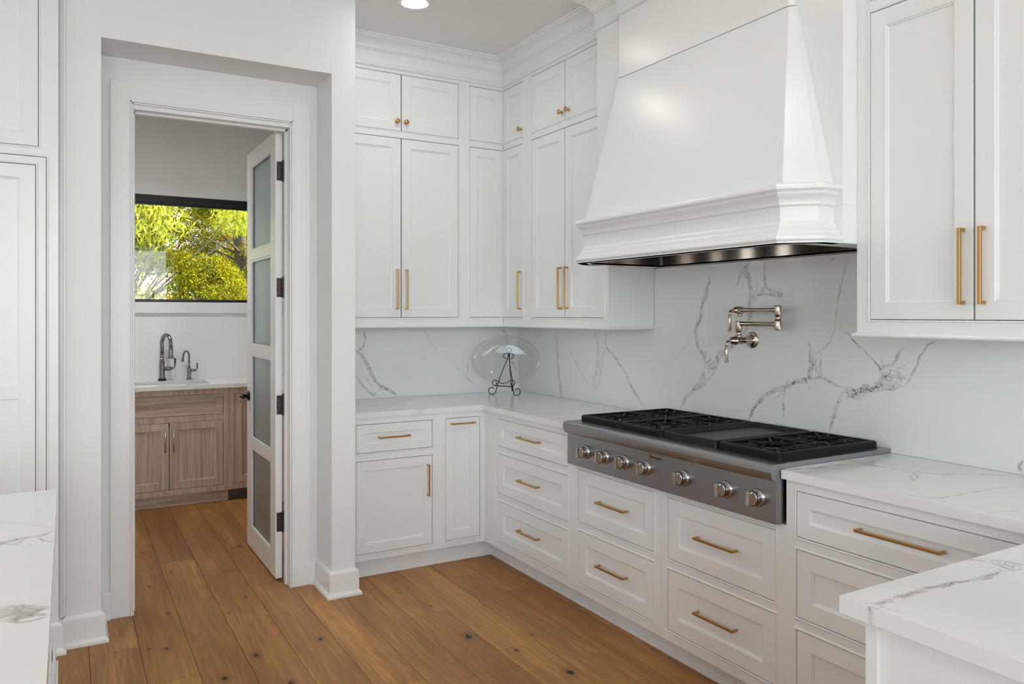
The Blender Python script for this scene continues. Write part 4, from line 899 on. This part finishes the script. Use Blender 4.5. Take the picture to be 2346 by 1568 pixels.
m = M(); m.fbox(FL, -3.60, -2.18, .089, -2.532, WP-.024, .880); m.build('carcass', 'oak_vertical', P0); toe(FL, P0, -3.6, -2.531, WP-.03, .089, 'oak_horizontal')
shaker(FL, P0, 'door', -3.56, -2.575, .134, .832, WP, .062, 'oak_vertical')
o = slab('countertop', [(-3.61, -2.44, 1.566, 2.186), (-2.44, -1.79, 1.566, 1.680), (-2.44, -1.79, 2.075, 2.186), (-1.79, -.931, 1.566, 2.186)], CT, 2, .030, 'quartz_top', V_PAN, step=.03, loc=(-2.2, 1.9, .884))
tag(o, 'white stone pantry countertop around the sink below the window', 'countertop')
m = M(); x0, x1, y0, y1 = -2.446, -1.784, 1.674, 2.081; zb = .70
m.add([(x0, y0, .8835), (x1, y0, .8835), (x1, y1, .8835), (x0, y1, .8835), (x0+.015, y0+.015, zb), (x1-.015, y0+.015, zb), (x1-.015, y1-.015, zb), (x0+.015, y1-.015, zb)],
      [(0, 1, 5, 4), (1, 2, 6, 5), (2, 3, 7, 6), (3, 0, 4, 7), (4, 5, 6, 7)])
s = thing('sink', (-2.115, 1.88, .70), 'undermount stainless steel pantry sink below the two faucets', 'sink')
m.build('basin', 'sink_steel', s)
m = M(); m.lathe((-2.115, 1.9, zb+.001), (0, 0, 1), [(.045, 0), (.045, .003), (.030, .003), (.028, .001)], 24); m.build('drain', 'pewter', s)
P3 = thing('pantry_cabinet', (-1.15, .6, 0), 'stained oak cabinet run along the pantry right wall behind the frosted door', 'cabinet')
face_frame(FR, P3, -1.565, -.17, .089, .884, [(-.83, -.21, .134, .832), (-1.52, -.87, .134, .832)], 1.40, material='oak_vertical', bead=False)
m = M(); m.box(-1.376, .172, .089, -.932, 1.564, .883); m.build('carcass', 'oak_vertical', P3); toe(FR, P3, -1.565, -.17, 1.34, .089, 'charcoal_panel', False)
shaker(FR, P3, 'door', -.83, -.21, .134, .832, 1.40, .062, 'oak_vertical'); shaker(FR, P3, 'door', -1.52, -.87, .134, .832, 1.40, .062, 'oak_vertical')
o = slab('countertop', [(-1.42, -.931, .162, 1.564)], CT, 2, .030, 'quartz_top', V_PAN, step=.03, loc=(-1.2, .6, .884))
tag(o, 'white stone counter on the oak run behind the open frosted door', 'countertop')
# tall pull-down faucet
fx, fy = -2.094, 2.130
t = thing('kitchen_faucet', (fx, fy, .914), 'taller dark pewter pull-down faucet with side lever at the pantry sink', 'faucet')
m = M(); m.lathe((fx, fy, .914), (0, 0, 1), [(.030, 0), (.031, .004), (.031, .012), (.030, .014)], 24); m.build('base_ring', 'black_enamel', t, smooth=True)
m = M(); m.lathe((fx, fy, .928), (0, 0, 1), [(.029, 0), (.024, .008), (.021, .020), (.020, .140), (.018, .145), (.015, .150), (.015, .175)], 24); m.build('body', 'pewter', t, smooth=True)
dx, dy = .42, -.91
arc = [(fx, fy, 1.09), (fx, fy, 1.19)]+[(fx+dx*(.062-.062*math.cos(a)), fy+dy*(.062-.062*math.cos(a)), 1.215+.072*math.sin(a)) for a in [PI*i/14 for i in range(15)]]
ex, ey = fx+dx*.126, fy+dy*.126
m = M(); m.tube(arc+[(ex, ey, 1.19)], .0145, 14); m.build('spout', 'pewter', t, smooth=True)
m = M(); m.lathe((ex, ey, 1.195), (0, 0, -1), [(.0145, 0), (.0165, .002), (.0165, .010), (.015, .012), (.0175, .030), (.018, .060), (.020, .080), (.024, .092), (.024, .097), (.015, .098)], 20); m.build('spray_head', 'pewter', t, smooth=True)
m = M(); m.lathe((fx+.015, fy, 1.010), (1, 0, 0), [(.012, 0), (.0145, .002), (.0145, .045), (.013, .056), (.008, .064), (.006, .066)], 18)
m.tube([(fx+.072, fy, 1.010), (fx+.088, fy, 1.014), (fx+.096, fy, 1.025), (fx+.097, fy, 1.04)], .0055, 10); m.lathe((fx+.097, fy, 1.035), (0, 0, 1), [(.006, 0), (.0065, .003), (.008, .052), (.0095, .054), (.0095, .060), (.006, .061)], 14)
m.build('lever', 'pewter', t, smooth=True)
fx, fy = -1.890, 2.130
t = thing('filter_faucet', (fx, fy, .914), 'small gooseneck pewter faucet right of the taller pantry faucet', 'faucet')
m = M(); m.lathe((fx, fy, .914), (0, 0, 1), [(.024, 0), (.024, .003), (.018, .010), (.0155, .022), (.0145, .092), (.012, .100), (.0085, .106), (.0075, .108)], 22); m.build('body', 'pewter', t, smooth=True)
arc = [(fx, fy, 1.02), (fx, fy, 1.105)]+[(fx-.75*(.032-.032*math.cos(a)), fy-.5*(.032-.032*math.cos(a)), 1.105+.046*math.sin(a)) for a in [PI*i/12 for i in range(1, 13)]]
e_ = Vector(arc[-1]); m = M(); m.tube(arc+[tuple(e_+Vector((-.004, -.003, -.025)))], .0072, 12); m.lathe(tuple(e_+Vector((-.004, -.003, -.020))), (-.1, -.07, -1), [(.0075, 0), (.009, .004), (.012, .016), (.012, .020), (.007, .021)], 16); m.build('spout', 'pewter', t, smooth=True)
m = M(); m.lathe((fx+.010, fy, .990), (1, 0, 0), [(.009, 0), (.0105, .002), (.0105, .030), (.009, .038), (.005, .043)], 16)
m.tube([(fx+.048, fy, .990), (fx+.058, fy, .993), (fx+.062, fy, 1.0), (fx+.063, fy, 1.01)], .004, 10); m.lathe((fx+.063, fy, 1.005), (0, 0, 1), [(.0045, 0), (.0052, .003), (.006, .038), (.0075, .040), (.0075, .044), (.004, .045)], 12)
m.build('lever', 'pewter', t, smooth=True)

# ------------------------------------------------------------------ recessed ceiling lights
for i, (x, y) in enumerate(LAMPS+PANTRY_LAMPS):
    lab = 'round recessed ceiling light glowing above the inner cabinet corner' if i == 0 else 'round recessed ceiling light behind or above the camera, outside the view'
    t = thing('ceiling_light', (x, y, CEIL), lab, 'light', None if i == 0 else 'other recessed ceiling lights')
    m = M(); m.lathe((x, y, CEIL), (0, 0, -1), [(.088, 0), (.088, .003), (.084, .006), (.070, .007), (.064, .002)], 40); m.build('trim_ring', 'trim_paint', t, smooth=True)
    m = M(); m.lathe((x, y, CEIL-.0022), (0, 0, -1), [(.064, 0), (.062, .002), (.03, .003)], 40); m.build('lens', 'lamp_lens', t)
    light('downlight', 'SPOT', (x, y, CEIL-.03), (0, 0, 0), 36 if y > .5 else 3, (1, .94, .86), size=.06, spot=math.radians(125), blend=.8)

# ------------------------------------------------------------------ trees beyond the pantry window
def leaves(name, parent, centers, radii, n, size, material, droop=0.0, tone=(.0, 1.0), base=None):
    centers = np.array(centers); radii = np.array(radii); k = rng.integers(0, len(centers), n)
    d = rng.normal(size=(n, 3)); d /= np.linalg.norm(d, axis=1)[:, None]; r = rng.random(n)**(1/2.2)
    P = centers[k]+d*(r*1.0)[:, None]*radii[k][:, None]*np.array([1, 1, .75])
    a = rng.normal(size=(n, 3)); a[:, 2] -= droop*2.2; a /= np.linalg.norm(a, axis=1)[:, None]
    b = np.cross(a, rng.normal(size=(n, 3))); b /= np.linalg.norm(b, axis=1)[:, None]
    L = size[0]*(.6+.8*rng.random(n))[:, None]; Wd = size[1]*(.6+.8*rng.random(n))[:, None]
    V = np.stack([P-a*L*.5, P+b*Wd*.5, P+a*L*.5, P-b*Wd*.5], 1).reshape(-1, 3)-np.array(base)
    me = bpy.data.meshes.new(name); me.vertices.add(4*n); me.vertices.foreach_set('co', V.astype(np.float32).ravel())
    me.loops.add(4*n); me.loops.foreach_set('vertex_index', np.arange(4*n, dtype=np.int32)); me.polygons.add(n)
    me.polygons.foreach_set('loop_start', np.arange(0, 4*n, 4, dtype=np.int32)); me.polygons.foreach_set('loop_total', np.full(n, 4, dtype=np.int32))
    me.update(); me.validate()
    tn = np.clip(rng.normal(.5, .22, n)+(rng.random(len(centers))[k]-.5)*.5, 0, 1); at = me.attributes.new('leaf_tone', 'FLOAT', 'POINT'); at.data.foreach_set('value', np.repeat(tn, 4).astype(np.float32))
    me.materials.append(MT[material]); o = bpy.data.objects.new(name, me); COL.objects.link(o); o.parent = parent; o['kind'] = 'stuff'; return o
def tree(name, x, y, hgt, spread, z0, label, bark, lm, nleaf, size, droop, ncl, cl_r, seed, lean=(0, 0), cone=False):
    r = random.Random(seed); t = thing(name, (x, y, -.25), label, 'tree'); tr = M(); top = Vector((x+lean[0], y+lean[1], hgt))
    pts = [Vector((x, y, -.25)).lerp(top, i/6)+Vector((r.uniform(-.08, .08), r.uniform(-.08, .08), 0))*(i > 0) for i in range(7)]
    tr.tube(pts, [.16-.135*i/6 for i in range(7)], 10); tr.build('trunk', bark, t, smooth=True)
    cs, rs = [], []; br = M()
    for i in range(ncl):
        f = r.uniform(.0, 1); z = z0+(hgt-z0)*f; a = r.uniform(0, 2*PI); sp = spread*((1-f*.85) if cone else math.sin(PI*min(.93, .25+f*.7)))*math.sqrt(r.uniform(.15, 1))
        c = Vector((x+lean[0]*f+sp*math.cos(a), y+lean[1]*f+sp*math.sin(a), z)); cs.append(tuple(c)); rs.append(cl_r*r.uniform(.7, 1.3))
        s_ = Vector((x+lean[0]*f*.8, y+lean[1]*f*.8, max(.5, z-(.35 if cone else .8)*sp))); mid = s_.lerp(c, .5)+Vector((r.uniform(-.12, .12), r.uniform(-.12, .12), .10))
        br.tube([s_, mid, c, c+(c-mid)*.6], [.022, .012, .006, .003], 6)
    br.build('branch', bark, t, smooth=True, kind='stuff')
    leaves('foliage', t, cs, rs, nleaf, size, lm, droop, base=(x, y, -.25))
tree('broadleaf_tree', -2.15, 7.4, 5.2, 1.9, .9, 'pale tree with long drooping leaves at the left of the pantry window', 'bark_pale', 'leaves_pale', 26000, (.10, .024), .8, 60, .34, 3)
tree('cedar_tree', -.25, 8.6, 6.5, 1.75, .6, 'dense dark yellow-green evergreen at the right of the pantry window', 'bark_dark', 'leaves_cedar', 130000, (.040, .015), .1, 130, .28, 5, cone=True)
tree('autumn_tree', -1.75, 11.5, 8.5, 2.6, 1.6, 'tall thin-leaved tree with orange tints behind the pale tree', 'bark_pale', 'leaves_autumn', 30000, (.075, .045), .2, 110, .42, 9)
tree('autumn_tree', .6, 12.5, 9.0, 2.8, 1.4, 'tall tree with pale trunk rising behind the evergreen', 'bark_pale', 'leaves_autumn', 36000, (.075, .045), .2, 110, .45, 12)
tree('shrub', -1.1, 6.6, 2.15, .95, .2, 'low yellow-green bush along the bottom of the pantry window', 'bark_dark', 'leaves_cedar', 42000, (.042, .017), .1, 60, .22, 21)
tree('shrub', -2.7, 9.6, 4.4, 1.5, .4, 'leafy green tree beyond the pantry window, left of the pale tree', 'bark_dark', 'leaves_autumn', 22000, (.08, .04), .2, 60, .40, 23)
